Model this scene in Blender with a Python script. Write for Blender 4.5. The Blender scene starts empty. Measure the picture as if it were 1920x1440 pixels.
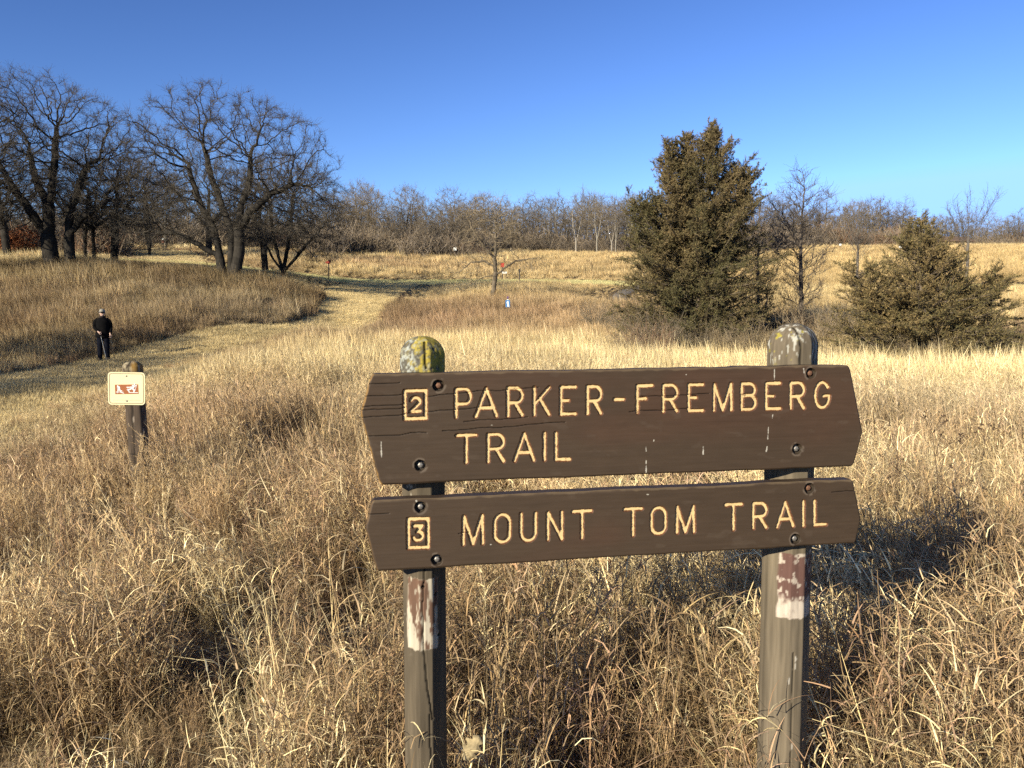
import bpy, math, random
import numpy as np
from mathutils import Matrix, Vector, Euler

# ------------------------------------------------------------------ camera, world, sun, exposure
SC = bpy.context.scene
COL = SC.collection
F_PX = 1507.0                      # focal length in photo pixels (1920 wide)
CAM = np.array([0.0, 0.0, 1.6])
PITCH = math.atan(120 / F_PX)
cam_d = bpy.data.cameras.new('camera')
cam_d.sensor_width = 36.0
cam_d.lens = 36.0 * F_PX / 1920.0
cam_d.clip_start = 0.05
cam_d.clip_end = 4000
cam = bpy.data.objects.new('camera', cam_d)
COL.objects.link(cam)
cam.location = CAM
cam.rotation_euler = (math.pi / 2 - PITCH, 0, 0)
SC.camera = cam

SUN_AZ = math.radians(39)          # light travels towards +x +y, this far right of straight ahead
SUN_EL = math.radians(19.3)
w = bpy.data.worlds.new('World')
SC.world = w
w.use_nodes = True
wn = w.node_tree.nodes
wl = w.node_tree.links
wn.clear()
w_out = wn.new('ShaderNodeOutputWorld')
w_bg = wn.new('ShaderNodeBackground')
sky = wn.new('ShaderNodeTexSky')
sky.sky_type = 'NISHITA'
sky.sun_disc = False
sky.sun_elevation = SUN_EL
sky.sun_rotation = math.pi + SUN_AZ
sky.altitude = 300
sky.air_density = 1.0
sky.dust_density = 0.35
sky.ozone_density = 3.0
w_mul = wn.new('ShaderNodeMix')       # the deep winter blue of the place's sky
w_mul.data_type = 'RGBA'
w_mul.blend_type = 'MULTIPLY'
w_mul.inputs[0].default_value = 1.0
w_mul.inputs[7].default_value = (0.71, 0.685, 0.81, 1)
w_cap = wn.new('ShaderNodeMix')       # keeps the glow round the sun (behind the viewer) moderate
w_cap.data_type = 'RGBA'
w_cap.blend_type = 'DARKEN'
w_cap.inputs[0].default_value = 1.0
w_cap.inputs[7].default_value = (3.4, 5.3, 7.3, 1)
w_gam = wn.new('ShaderNodeGamma')
w_gam.inputs[1].default_value = 1.5
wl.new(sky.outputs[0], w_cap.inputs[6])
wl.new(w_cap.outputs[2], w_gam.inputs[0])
wl.new(w_gam.outputs[0], w_mul.inputs[6])
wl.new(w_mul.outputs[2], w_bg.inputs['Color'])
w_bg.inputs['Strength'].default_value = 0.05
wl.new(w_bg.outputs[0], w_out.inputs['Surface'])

sun_d = bpy.data.lights.new('sun', 'SUN')
sun_d.energy = 5.0
sun_d.angle = math.radians(0.5)
sun_d.color = (1.0, 0.92, 0.72)
sun = bpy.data.objects.new('sun', sun_d)
COL.objects.link(sun)
SUN_DIR = Vector((math.sin(SUN_AZ) * math.cos(SUN_EL), math.cos(SUN_AZ) * math.cos(SUN_EL), -math.sin(SUN_EL)))
sun.rotation_euler = SUN_DIR.to_track_quat('-Z', 'Y').to_euler()
sun.location = (-20, -30, 30)

SC.view_settings.view_transform = 'Standard'
SC.view_settings.look = 'None'
SC.view_settings.exposure = 1.0
SC.view_settings.gamma = 1.0
SC.render.engine = 'CYCLES'
SC.cycles.max_bounces = 4
SC.cycles.diffuse_bounces = 2
SC.cycles.glossy_bounces = 2
SC.cycles.transmission_bounces = 3
SC.cycles.use_denoising = False
SC.cycles.use_adaptive_sampling = True
SC.cycles.adaptive_threshold = 0.02

# ------------------------------------------------------------------ helpers
def rs(seed):
    return np.random.RandomState(seed)

def ray(px, py):
    u = (px - 960.0) / F_PX
    v = (720.0 - py) / F_PX
    c, s = math.cos(PITCH), math.sin(PITCH)
    return np.array([u, c + v * s, -s + v * c])

def at(px, py, d):
    """the point of the place seen at photo pixel (px, py) when it stands d metres ahead"""
    r = ray(px, py)
    return CAM + r * (d / r[1])

def vnoise(p, seed=0):
    p = np.asarray(p, float)
    i = np.floor(p).astype(np.int64)
    f = p - i
    f = f * f * (3 - 2 * f)
    def h(a, b, c):
        n = (a * 374761393 + b * 668265263 + c * 1274126177 + seed * 974711) & 0xffffffff
        n = ((n ^ (n >> 13)) * 1274126177) & 0xffffffff
        n = n ^ (n >> 16)
        return (n & 0xffff) / 65535.0
    x, y, z = i[..., 0], i[..., 1], i[..., 2]
    fx, fy, fz = f[..., 0], f[..., 1], f[..., 2]
    def lx(yy, zz):
        a = h(x, yy, zz)
        return a + (h(x + 1, yy, zz) - a) * fx
    def ly(zz):
        a = lx(y, zz)
        return a + (lx(y + 1, zz) - a) * fy
    a = ly(z)
    return a + (ly(z + 1) - a) * fz

def fbm(p, octaves=4, seed=0):
    p = np.asarray(p, float)
    s, amp, tot = 0.0, 1.0, 0.0
    for o in range(octaves):
        s = s + amp * vnoise(p * (2 ** o), seed + o * 17)
        tot += amp
        amp *= 0.5
    return s / tot

def n2(x, y, sc, seed=0, octaves=3):
    return fbm(np.stack([x * sc, y * sc, np.zeros_like(x)], -1), octaves, seed)

def sstep(a, b, x):
    t = np.clip((x - a) / (b - a), 0, 1)
    return t * t * (3 - 2 * t)

def mesh_np(name, V, F, mat=None, smooth=True, col=None, colname='tone'):
    V = np.ascontiguousarray(V, dtype=np.float32)
    F = np.ascontiguousarray(F, dtype=np.int32)
    me = bpy.data.meshes.new(name)
    me.vertices.add(len(V))
    me.vertices.foreach_set('co', V.ravel())
    k = F.shape[1]
    me.loops.add(F.size)
    me.loops.foreach_set('vertex_index', F.ravel())
    me.polygons.add(len(F))
    me.polygons.foreach_set('loop_start', np.arange(0, F.size, k, dtype=np.int32))
    me.polygons.foreach_set('use_smooth', np.full(len(F), smooth, dtype=bool))
    me.update(calc_edges=True)
    if col is not None:
        c = np.ones((len(V), 4), np.float32)
        c[:, :3] = col
        a = me.attributes.new(colname, 'FLOAT_COLOR', 'POINT')
        a.data.foreach_set('color', c.ravel())
    if mat is not None:
        me.materials.append(mat)
    return me

class Acc:
    """collects quads"""
    def __init__(s):
        s.V, s.F, s.C, s.n = [], [], [], 0
    def add(s, V, F, C=None):
        V = np.asarray(V, float).reshape(-1, 3)
        s.V.append(V)
        s.F.append(np.asarray(F, int) + s.n)
        s.n += len(V)
        if C is None:
            C = np.ones((len(V), 3))
        s.C.append(np.broadcast_to(np.asarray(C, float), (len(V), 3)))
    def mesh(s, name, mat, smooth=True):
        return mesh_np(name, np.concatenate(s.V), np.concatenate(s.F), mat, smooth, np.concatenate(s.C))

def link(name, me, parent=None, loc=None):
    o = bpy.data.objects.new(name, me)
    COL.objects.link(o)
    if parent is not None:
        o.parent = parent
    if loc is not None:
        o.location = loc
    return o

def thing(name, label, cat, loc=(0, 0, 0), rotz=0.0, group=None):
    o = bpy.data.objects.new(name, None)
    COL.objects.link(o)
    o.location = loc
    o.rotation_euler = (0, 0, rotz)
    o.empty_display_size = 0.3
    o['label'] = label
    o['category'] = cat
    if group:
        o['group'] = group
    return o

def tag(o, label, cat, group=None):
    o['label'] = label
    o['category'] = cat
    if group:
        o['group'] = group
    return o

def grid_faces(nu, nv, wrap_u=False):
    """vertices indexed [v*nu+u]"""
    uu = np.arange(nu if wrap_u else nu - 1)
    vv = np.arange(nv - 1)
    U, Vv = np.meshgrid(uu, vv)
    U, Vv = U.ravel(), Vv.ravel()
    U1 = (U + 1) % nu
    return np.stack([Vv * nu + U, Vv * nu + U1, (Vv + 1) * nu + U1, (Vv + 1) * nu + U], -1)

def unit(v):
    return v / np.maximum(np.linalg.norm(v, axis=-1, keepdims=True), 1e-9)

def frame(t):
    ref = np.array([0.83, 0.41, 0.13])
    a = unit(np.cross(t, ref))
    return a, np.cross(t, a)

def tubes(P, R, k=5):
    """P (n,S,3) polylines, R (n,S) radii -> verts, quads"""
    n, S, _ = P.shape
    T = np.empty_like(P)
    T[:, 1:-1] = P[:, 2:] - P[:, :-2]
    T[:, 0] = P[:, 1] - P[:, 0]
    T[:, -1] = P[:, -1] - P[:, -2]
    T = unit(T)
    a, b = frame(T)
    ang = np.arange(k) * 2 * math.pi / k
    V = P[:, :, None, :] + R[:, :, None, None] * (np.cos(ang)[None, None, :, None] * a[:, :, None, :] + np.sin(ang)[None, None, :, None] * b[:, :, None, :])
    f = grid_faces(k, S, True)
    F = (f[None] + (np.arange(n) * S * k)[:, None, None]).reshape(-1, 4)
    return V.reshape(-1, 3), F

def ribbons(P, W, side):
    """P (n,S,3), W (n,S) half widths, side (n,3) or (n,S,3)"""
    n, S, _ = P.shape
    if side.ndim == 2:
        side = np.repeat(side[:, None], S, 1)
    V = np.stack([P - side * W[..., None], P + side * W[..., None]], 2)
    f = grid_faces(2, S)
    F = (f[None] + (np.arange(n) * S * 2)[:, None, None]).reshape(-1, 4)
    return V.reshape(-1, 3), F

def arcs(base, head, length, th0, kap, S):
    """curved paths: n starts, bending away from vertical along heading"""
    n = len(length)
    t = np.linspace(0, 1, S)
    th = th0[:, None] + kap[:, None] * t[None]
    dl = length[:, None] / (S - 1)
    mid = 0.5 * (th[:, 1:] + th[:, :-1])
    h = np.concatenate([np.zeros((n, 1)), np.cumsum(np.sin(mid) * dl, 1)], 1)
    z = np.concatenate([np.zeros((n, 1)), np.cumsum(np.cos(mid) * dl, 1)], 1)
    P = np.empty((n, S, 3))
    P[..., 0] = base[:, None, 0] + h * np.cos(head)[:, None]
    P[..., 1] = base[:, None, 1] + h * np.sin(head)[:, None]
    P[..., 2] = base[:, None, 2] + z
    return P, th

# ------------------------------------------------------------------ materials
def new_mat(name):
    m = bpy.data.materials.new(name)
    m.use_nodes = True
    nt = m.node_tree
    b = nt.nodes['Principled BSDF']
    return m, nt, b

def mix_rgb(nt, blend, fac, a, b):
    n = nt.nodes.new('ShaderNodeMix')
    n.data_type = 'RGBA'
    n.blend_type = blend
    for sock, v in ((n.inputs[0], fac), (n.inputs[6], a), (n.inputs[7], b)):
        if hasattr(v, 'links'):
            nt.links.new(v, sock)
        elif isinstance(v, (tuple, list)):
            sock.default_value = (*v, 1.0)
        else:
            sock.default_value = v
    return n.outputs[2]

def noise_node(nt, scale, detail=5, coords='Object', stretch=(1, 1, 1), rough=0.55):
    tc = nt.nodes.new('ShaderNodeTexCoord')
    mp = nt.nodes.new('ShaderNodeMapping')
    mp.inputs['Scale'].default_value = stretch
    nz = nt.nodes.new('ShaderNodeTexNoise')
    nz.inputs['Scale'].default_value = scale
    nz.inputs['Detail'].default_value = detail
    nz.inputs['Roughness'].default_value = rough
    nt.links.new(tc.outputs[coords], mp.inputs[0])
    nt.links.new(mp.outputs[0], nz.inputs['Vector'])
    return nz.outputs['Fac']

def ramp(nt, fac, stops):
    r = nt.nodes.new('ShaderNodeValToRGB')
    el = r.color_ramp.elements
    while len(el) < len(stops):
        el.new(0.5)
    for e, (p, c) in zip(el, stops):
        e.position = p
        e.color = (*c, 1)
    nt.links.new(fac, r.inputs[0])
    return r.outputs[0]

def bump(nt, b, h, strength=0.4, dist=0.01):
    n = nt.nodes.new('ShaderNodeBump')
    n.inputs['Strength'].default_value = strength
    n.inputs['Distance'].default_value = dist
    nt.links.new(h, n.inputs['Height'])
    nt.links.new(n.outputs[0], b.inputs['Normal'])

def plain(name, c, rough=0.7, var=0.25, scale=8.0, metal=0.0, spec=0.3, bump_s=0.0, stretch=(1, 1, 1)):
    m, nt, b = new_mat(name)
    c = tuple(x * 0.72 for x in c)
    nz = noise_node(nt, scale, 6, stretch=stretch)
    lo = tuple(x * (1 - var) for x in c)
    hi = tuple(min(1, x * (1 + var)) for x in c)
    nt.links.new(ramp(nt, nz, [(0.3, lo), (0.7, hi)]), b.inputs['Base Color'])
    b.inputs['Roughness'].default_value = rough
    b.inputs['Metallic'].default_value = metal
    b.inputs['Specular IOR Level'].default_value = spec
    if bump_s:
        bump(nt, b, nz, bump_s)
    return m

def toned(name, rough=0.8, noise_sc=40.0, stretch=(1, 1, 1), var=0.25, spec=0.25, bump_s=0.3, bump_d=0.002, gain=1.0):
    """colour from the mesh's own paint attribute with fine grain"""
    m, nt, b = new_mat(name)
    at_ = nt.nodes.new('ShaderNodeAttribute')
    at_.attribute_name = 'tone'
    nz = noise_node(nt, noise_sc, 6, stretch=stretch)
    g = ramp(nt, nz, [(0.25, (gain * (1 - var),) * 3), (0.75, (gain * (1 + var),) * 3)])
    c = mix_rgb(nt, 'MULTIPLY', 1.0, at_.outputs['Color'], g)
    nt.links.new(c, b.inputs['Base Color'])
    b.inputs['Roughness'].default_value = rough
    b.inputs['Specular IOR Level'].default_value = spec
    if bump_s:
        bump(nt, b, nz, bump_s, bump_d)
    return m

def grass_mat(name, transl=0.15):
    m, nt, b = new_mat(name)
    a1 = nt.nodes.new('ShaderNodeAttribute')
    a1.attribute_type = 'INSTANCER'
    a1.attribute_name = 'tint'
    a2 = nt.nodes.new('ShaderNodeAttribute')
    a2.attribute_name = 'tone'
    c = mix_rgb(nt, 'MULTIPLY', 1.0, a1.outputs['Color'], a2.outputs['Color'])
    d = nt.nodes.new('ShaderNodeBsdfDiffuse')
    t = nt.nodes.new('ShaderNodeBsdfTranslucent')
    nt.links.new(c, d.inputs[0])
    nt.links.new(c, t.inputs[0])
    mx = nt.nodes.new('ShaderNodeMixShader')
    mx.inputs[0].default_value = transl
    nt.links.new(d.outputs[0], mx.inputs[1])
    nt.links.new(t.outputs[0], mx.inputs[2])
    out = [n for n in nt.nodes if n.type == 'OUTPUT_MATERIAL'][0]
    nt.links.new(mx.outputs[0], out.inputs['Surface'])
    nt.nodes.remove(b)
    return m

M_BOARD = toned('brown_board_paint', 0.62, 60, (0.3, 1, 1), 0.09, 0.2, 0.15, 0.0010)
M_LETTER = toned('cream_letter_paint', 0.6, 120, (1, 1, 1), 0.07, 0.3, 0.2, 0.0008)
M_POST = toned('weathered_post_wood', 0.85, 70, (1, 1, 0.08), 0.28, 0.2, 0.5, 0.0025)
M_BOLT = plain('galvanised_bolt', (0.32, 0.29, 0.26), 0.5, 0.35, 300, 0.6)
M_RUSTBOLT = plain('rusty_bolt', (0.20, 0.10, 0.06), 0.7, 0.4, 300, 0.3)
M_GRASS = grass_mat('dry_grass')
M_BARK = toned('oak_bark', 0.95, 9, (1, 1, 0.35), 0.5, 0.1, 0.8, 0.03, 0.62)
M_TWIG = toned('bare_twig_bark', 0.95, 3, (1, 1, 1), 0.2, 0.1, 0.0, 0, 0.72)
M_CEDAR = toned('cedar_foliage', 0.85, 2.2, (1, 1, 1), 0.3, 0.15, 0.0, 0, 0.9)
M_DARKMETAL = plain('dark_metal_post', (0.035, 0.03, 0.028), 0.6, 0.3, 20)

# ------------------------------------------------------------------ terrain
cp = []
def col_pts(px, rows):
    for d, y in rows:
        cp.append(at(px, y, d))
def col_z(px, rows):
    for d, z in rows:
        p = at(px, 600, d)
        cp.append(np.array([p[0], p[1], z]))
col_z(-700, [(8, -0.1), (20, 0.0), (40, 1.6), (60, 5.5), (100, 10.5), (150, 14)])
col_z(0, [(3, 0), (8, -0.05), (14, -0.2), (20, -0.05), (28, 0.15)])
col_pts(0, [(36, 598), (50, 513), (75, 484), (110, 470)])
col_z(430, [(4, 0), (10, 0), (20, 0.05), (28, 0.25)])
col_pts(430, [(36, 610), (50, 528), (62, 505), (85, 478), (115, 466)])
col_z(650, [(12, 0.02), (20, 0.15)])
col_pts(650, [(39, 637), (52, 567), (65, 537), (75, 526), (100, 490), (125, 473)])
col_z(960, [(2, 0), (5, 0), (10, 0.0), (20, 0.06), (30, 0.42)])
col_pts(960, [(46, 597), (60, 557), (75, 530), (90, 512), (110, 488), (140, 477)])
col_z(1300, [(4, 0), (10, 0.0), (20, 0.0), (26, 0.05), (30, 0.28)])
col_pts(1300, [(50, 580), (75, 535), (110, 489), (140, 482)])
col_z(1500, [(34, 0.65), (27, 0.12), (20, 0.0)])
col_pts(1500, [(50, 573), (70, 540), (100, 500), (150, 468)])
col_z(1750, [(4, 0), (10, 0.0), (18, 0.0), (23, 0.05), (28, 0.35)])
col_pts(1750, [(45, 590), (80, 525), (120, 486), (165, 468)])
col_z(1920, [(10, 0.0), (20, 0.08), (28, 0.4)])
col_pts(1920, [(50, 575), (80, 515), (115, 472), (170, 468)])
col_z(2600, [(10, 0.0), (25, 0.5), (50, 3.2), (80, 6.5), (120, 11), (170, 15)])
cp += [np.array(p, float) for p in ((0, -10, 0), (-15, -10, 0), (15, -10, 0), (-60, 0, 0), (60, 0, 0.6), (0, -60, -1), (-90, -60, 0), (90, -60, 0))]
col_z(-1200, [(230, 15)]); col_z(0, [(230, 14)]); col_z(960, [(230, 13.2)]); col_z(1920, [(240, 18)]); col_z(3000, [(230, 16)])
cp = np.array(cp)
def tps_k(r2):
    return 0.5 * r2 * np.log(r2 + 1e-6)
_S = 40.0
def _tps_fit():
    X = cp[:, :2] / _S
    n = len(X)
    K = tps_k(((X[:, None] - X[None]) ** 2).sum(-1)) + np.eye(n) * 2e-4
    A = np.zeros((n + 3, n + 3))
    A[:n, :n] = K
    A[:n, n] = 1; A[:n, n + 1:] = X
    A[n, :n] = 1; A[n + 1:, :n] = X.T
    b = np.zeros(n + 3); b[:n] = cp[:, 2]
    return np.linalg.solve(A, b)
_W = _tps_fit()
def ground_z(x, y):
    x = np.atleast_1d(np.asarray(x, float)); y = np.atleast_1d(np.asarray(y, float))
    out = np.empty(len(x))
    C = cp[:, :2] / _S
    for i in range(0, len(x), 20000):
        xx = np.clip(x[i:i + 20000], -260, 260); yy = np.clip(y[i:i + 20000], -80, 280)
        X = np.stack([xx, yy], -1) / _S
        out[i:i + 20000] = tps_k(((X[:, None] - C[None]) ** 2).sum(-1)) @ _W[:len(C)] + _W[len(C)] + X @ _W[len(C) + 1:]
    bum = (n2(x, y, 0.35, 5, 2) - 0.5) * 0.10 * np.clip(np.hypot(x, y) / 6 - 0.4, 0, 1)
    return out + bum
def gz(x, y):
    return float(ground_z([x], [y])[0])

def ground_at(px, d):
    p = at(px, 600, d)
    return np.array([p[0], p[1], gz(p[0], p[1])])

gx = np.concatenate([-np.geomspace(1500, 75, 14), np.linspace(-70, 70, 190), np.geomspace(75, 1500, 14)])
gy = np.concatenate([-np.geomspace(1200, 12, 14), np.linspace(-10, 80, 150), np.geomspace(81, 260, 60), np.geomspace(280, 2500, 14)])
GX, GY = np.meshgrid(gx, gy)
GZ = ground_z(GX.ravel(), GY.ravel())
far = np.hypot(GX.ravel(), GY.ravel())
GZ = GZ - np.clip(far - 270, 0, None) * 0.03
mg, nt, b = new_mat('meadow_soil')
nzA = noise_node(nt, 0.6, 8)
nzB = noise_node(nt, 14, 6)
cA = ramp(nt, nzA, [(0.3, (0.06, 0.042, 0.025)), (0.55, (0.12, 0.085, 0.048)), (0.75, (0.19, 0.14, 0.08))])
cB = ramp(nt, nzB, [(0.3, (0.55,) * 3), (0.7, (1.2,) * 3)])
nt.links.new(mix_rgb(nt, 'MULTIPLY', 1.0, cA, cB), b.inputs['Base Color'])
b.inputs['Roughness'].default_value = 1.0
b.inputs['Specular IOR Level'].default_value = 0.05
bump(nt, b, nzB, 0.8, 0.05)
ground = link('ground', mesh_np('ground', np.stack([GX.ravel(), GY.ravel(), GZ], -1), grid_faces(len(gx), len(gy)), mg))
ground['kind'] = 'structure'

# ------------------------------------------------------------------ paths (mown strips and gravel)
PATHS = {}
def poly_dist(x, y, poly):
    best = np.full(len(x), 1e9)
    for (x0, y0, w0), (x1, y1, w1) in zip(poly[:-1], poly[1:]):
        dx, dy = x1 - x0, y1 - y0
        t = np.clip(((x - x0) * dx + (y - y0) * dy) / (dx * dx + dy * dy), 0, 1)
        d = np.hypot(x - x0 - t * dx, y - y0 - t * dy) - (w0 + (w1 - w0) * t)
        best = np.minimum(best, d)
    return best
def resample(poly, step):
    p = np.array(poly, float)
    # smooth by Chaikin
    for _ in range(3):
        q = [p[0]]
        for a, b_ in zip(p[:-1], p[1:]):
            q += [a * 0.75 + b_ * 0.25, a * 0.25 + b_ * 0.75]
        q.append(p[-1])
        p = np.array(q)
    s = np.concatenate([[0], np.cumsum(np.hypot(*(p[1:, :2] - p[:-1, :2]).T))])
    t = np.arange(0, s[-1], step)
    return np.stack([np.interp(t, s, p[:, k]) for k in range(3)], -1)
def make_path(name, poly, mat, lift, seed):
    p = resample(poly, 0.6)
    PATHS[seed] = [tuple(a) for a in p[::2]]
    t = unit(np.gradient(p[:, :2], axis=0))
    nrm = np.stack([-t[:, 1], t[:, 0]], -1)
    K = 11
    q = np.linspace(-1, 1, K)
    wob = 1 + 0.25 * (n2(p[:, 0], p[:, 1], 0.6, seed) - 0.5)
    XY = p[:, None, :2] + nrm[:, None] * (q[None, :, None] * (p[:, 2] * wob)[:, None, None])
    Z = ground_z(XY[..., 0].ravel(), XY[..., 1].ravel()) + lift
    V = np.concatenate([XY.reshape(-1, 2), Z[:, None]], 1)
    V = V.reshape(len(p), K, 3)
    V[:, 0, 2] -= 0.06; V[:, -1, 2] -= 0.06
    o = link(name, mesh_np(name, V.reshape(-1, 3), grid_faces(K, len(p)), mat))
    o['kind'] = 'structure'
    return o
def path_mat(name, stops, sc):
    m, nt, b = new_mat(name)
    a = noise_node(nt, sc, 7, stretch=(1, 1, 1))
    f = noise_node(nt, 25, 5)
    c = mix_rgb(nt, 'MULTIPLY', 1.0, ramp(nt, a, stops), ramp(nt, f, [(0.3, (0.65,) * 3), (0.7, (1.2,) * 3)]))
    nt.links.new(c, b.inputs['Base Color'])
    b.inputs['Roughness'].default_value = 1.0
    b.inputs['Specular IOR Level'].default_value = 0.05
    bump(nt, b, f, 0.7, 0.03)
    return m
M_MOWN = path_mat('mown_turf', [(0.3, (0.24, 0.18, 0.09)), (0.5, (0.33, 0.26, 0.13)), (0.7, (0.40, 0.31, 0.17))], 0.9)
M_GREENMOWN = path_mat('greenish_mown_turf', [(0.3, (0.32, 0.28, 0.13)), (0.7, (0.44, 0.38, 0.19))], 0.5)
M_GRAVEL = path_mat('grey_gravel', [(0.3, (0.15, 0.13, 0.11)), (0.7, (0.24, 0.21, 0.17))], 2.0)
make_path('mown_path', [(-8.0, 5, 2.2), (-10.0, 10, 2.4), (-11.3, 14, 2.6), (-12.0, 18, 2.4), (-12.6, 22, 2.1), (-13.0, 26, 1.8), (-12.7, 29, 1.6), (-12.0, 32.5, 1.4), (-10.8, 36.5, 1.5), (-9.4, 40, 1.7), (-8.9, 44, 1.8), (-9.7, 50, 1.9), (-10.9, 58, 2.0), (-11.4, 66, 2.2), (-11.3, 75, 2.4)], M_MOWN, 0.03, 1)
make_path('mown_lane', [(-38, 66, 2.2), (-25, 70, 2.4), (-14, 75, 2.6), (-4, 77, 2.6), (6, 77, 2.6), (12, 76, 2.6), (19, 73, 2.4), (27, 68, 2.4), (33, 66, 2.4), (44, 70, 2.4)], M_GREENMOWN, 0.04, 2)
make_path('mown_hill_path', [(-19.5, 55, 2.0), (-23.5, 60, 2.1), (-28, 68, 2.2), (-34, 80, 2.4), (-40, 92, 2.4)], M_MOWN, 0.035, 3)
make_path('gravel_path', [(13.0, 77, .7), (10.5, 70, .7), (8.2, 62, .55), (7.4, 55, .5), (8.4, 49, .5), (12, 46, .8), (22, 44, .8)], M_GRAVEL, 0.05, 4)

def path_clear(x, y):
    best = np.full(len(x), 1e9)
    for k, poly in PATHS.items():
        best = np.minimum(best, poly_dist(x, y, poly))
    return best

# ------------------------------------------------------------------ grass prototypes (held in an unlinked collection)
def blade_tone(r, n, lo=0.62, hi=1.2, red=0.12):
    v = r.uniform(lo, hi, n)
    h = r.uniform(-red, red, n)
    return np.stack([v * (1 + h * 0.5), v, v * (1 - h)], -1)

def proto_wiry(seed, rad=0.12, hmin=0.25, hmax=0.5, stalk=0.62, nb=40, ns=10, nl=11, nthatch=22, w=0.0020, S=6, curl=1.0):
    r = rs(seed)
    A = Acc()
    def put(base, head, L, th0, kap, wid, S, tone, pw=1.6):
        P, th = arcs(base, head, L, th0, kap, S)
        t = np.linspace(0, 1, S)
        W = wid[:, None] * (1 - 0.9 * t[None] ** pw)
        tw = r.uniform(0, 2 * math.pi, len(L))
        side = np.stack([-np.sin(head + 0.6 * np.sin(tw)), np.cos(head + 0.6 * np.sin(tw)), 0.35 * np.cos(tw)], -1)
        side = unit(side)
        V, Fq = ribbons(P, W, side)
        A.add(V, Fq, np.repeat(tone, S * 2, 0))
        return P
    def base_pts(n):
        a = r.uniform(0, 2 * math.pi, n); q = rad * np.sqrt(r.uniform(0, 1, n))
        return np.stack([q * np.cos(a), q * np.sin(a), np.full(n, -0.02)], -1)
    put(base_pts(nb), r.uniform(0, 6.28, nb), r.uniform(hmin, hmax, nb), r.uniform(0, 0.45, nb), curl * r.uniform(0.2, 2.0, nb), w * r.uniform(0.6, 1.4, nb), S, blade_tone(r, nb, 0.3, 1.05))
    n = nthatch
    put(base_pts(n) * np.array([1.4, 1.4, 1]), r.uniform(0, 6.28, n), r.uniform(0.1, 0.3, n), r.uniform(0.5, 1.3, n), r.uniform(0.2, 1.2, n), w * r.uniform(0.8, 1.6, n), 4, blade_tone(r, n, 0.2, 0.7))
    n = 7       # broken stems lying over
    put(base_pts(n) + np.stack([np.zeros(n), np.zeros(n), r.uniform(0.05, hmax * 0.7, n)], -1), r.uniform(0, 6.28, n), r.uniform(0.2, 0.5, n), r.uniform(0.9, 1.5, n), r.uniform(-0.1, 0.5, n), np.full(n, w * 0.55), 4, blade_tone(r, n, 0.6, 1.35), 4)
    b = base_pts(ns)
    P = put(b, r.uniform(0, 6.28, ns), stalk * r.uniform(0.7, 1.15, ns), r.uniform(0, 0.22, ns), r.uniform(0, 0.35, ns), np.full(ns, w * 0.62), 6, blade_tone(r, ns, 0.7, 1.15), 4)
    m = ns * nl
    if m:
        si = np.repeat(np.arange(ns), nl)
        t = r.uniform(0.2, 1.0, m) * 5
        i0 = np.minimum(t.astype(int), 4); f = (t - i0)[:, None]
        pb = P[si, i0] * (1 - f) + P[si, i0 + 1] * f
        put(pb, r.uniform(0, 6.28, m), r.uniform(0.04, 0.14, m), r.uniform(0.2, 1.1, m), curl * r.uniform(0.4, 3.6, m), w * r.uniform(0.6, 1.25, m), 5, blade_tone(r, m, 0.55, 1.6))
    return A

def proto_seedhead(seed, h=0.95, w=0.0016, dark=1.0):
    r = rs(seed)
    A = Acc()
    ns = 4
    base = np.stack([r.uniform(-.06, .06, ns), r.uniform(-.06, .06, ns), np.zeros(ns)], -1)
    P, th = arcs(base, r.uniform(2.2, 4.2, ns), h * r.uniform(0.75, 1.1, ns), r.uniform(0, 0.12, ns), r.uniform(0.1, 0.6, ns), 9)
    V, Fq = tubes(P, np.full((ns, 9), w) * np.linspace(1.2, 0.6, 9)[None], 3)
    A.add(V, Fq, dark * np.repeat(blade_tone(r, ns, 0.8, 1.1), 27, 0))
    m = ns * 34
    si = np.repeat(np.arange(ns), 34)
    t = r.uniform(0.68, 1.0, m) * 8
    i0 = np.minimum(t.astype(int), 7); f = (t - i0)[:, None]
    pb = P[si, i0] * (1 - f) + P[si, i0 + 1] * f
    Q, th = arcs(pb, r.uniform(0, 6.28, m), r.uniform(0.02, 0.07, m), r.uniform(0.1, 0.5, m), r.uniform(0.0, 1.2, m), 4)
    sd = unit(r.normal(size=(m, 3)))
    V, Fq = ribbons(Q, np.full((m, 4), 0.0013) * np.array([1, 1.2, 1, 0.3]), sd)
    A.add(V, Fq, dark * np.repeat(blade_tone(r, m, 0.85, 1.25), 8, 0))
    m = ns * 4
    si = np.repeat(np.arange(ns), 4)
    pb = P[si, r.randint(1, 6, m)]
    Q, th = arcs(pb, r.uniform(0, 6.28, m), r.uniform(0.12, 0.3, m), r.uniform(0.1, 0.6, m), r.uniform(0.6, 2.4, m), 7)
    V, Fq = ribbons(Q, np.full((m, 7), 0.002) * np.linspace(1, 0.15, 7), unit(r.normal(size=(m, 3))))
    A.add(V, Fq, dark * np.repeat(blade_tone(r, m, 0.8, 1.2), 14, 0))
    return A

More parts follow.
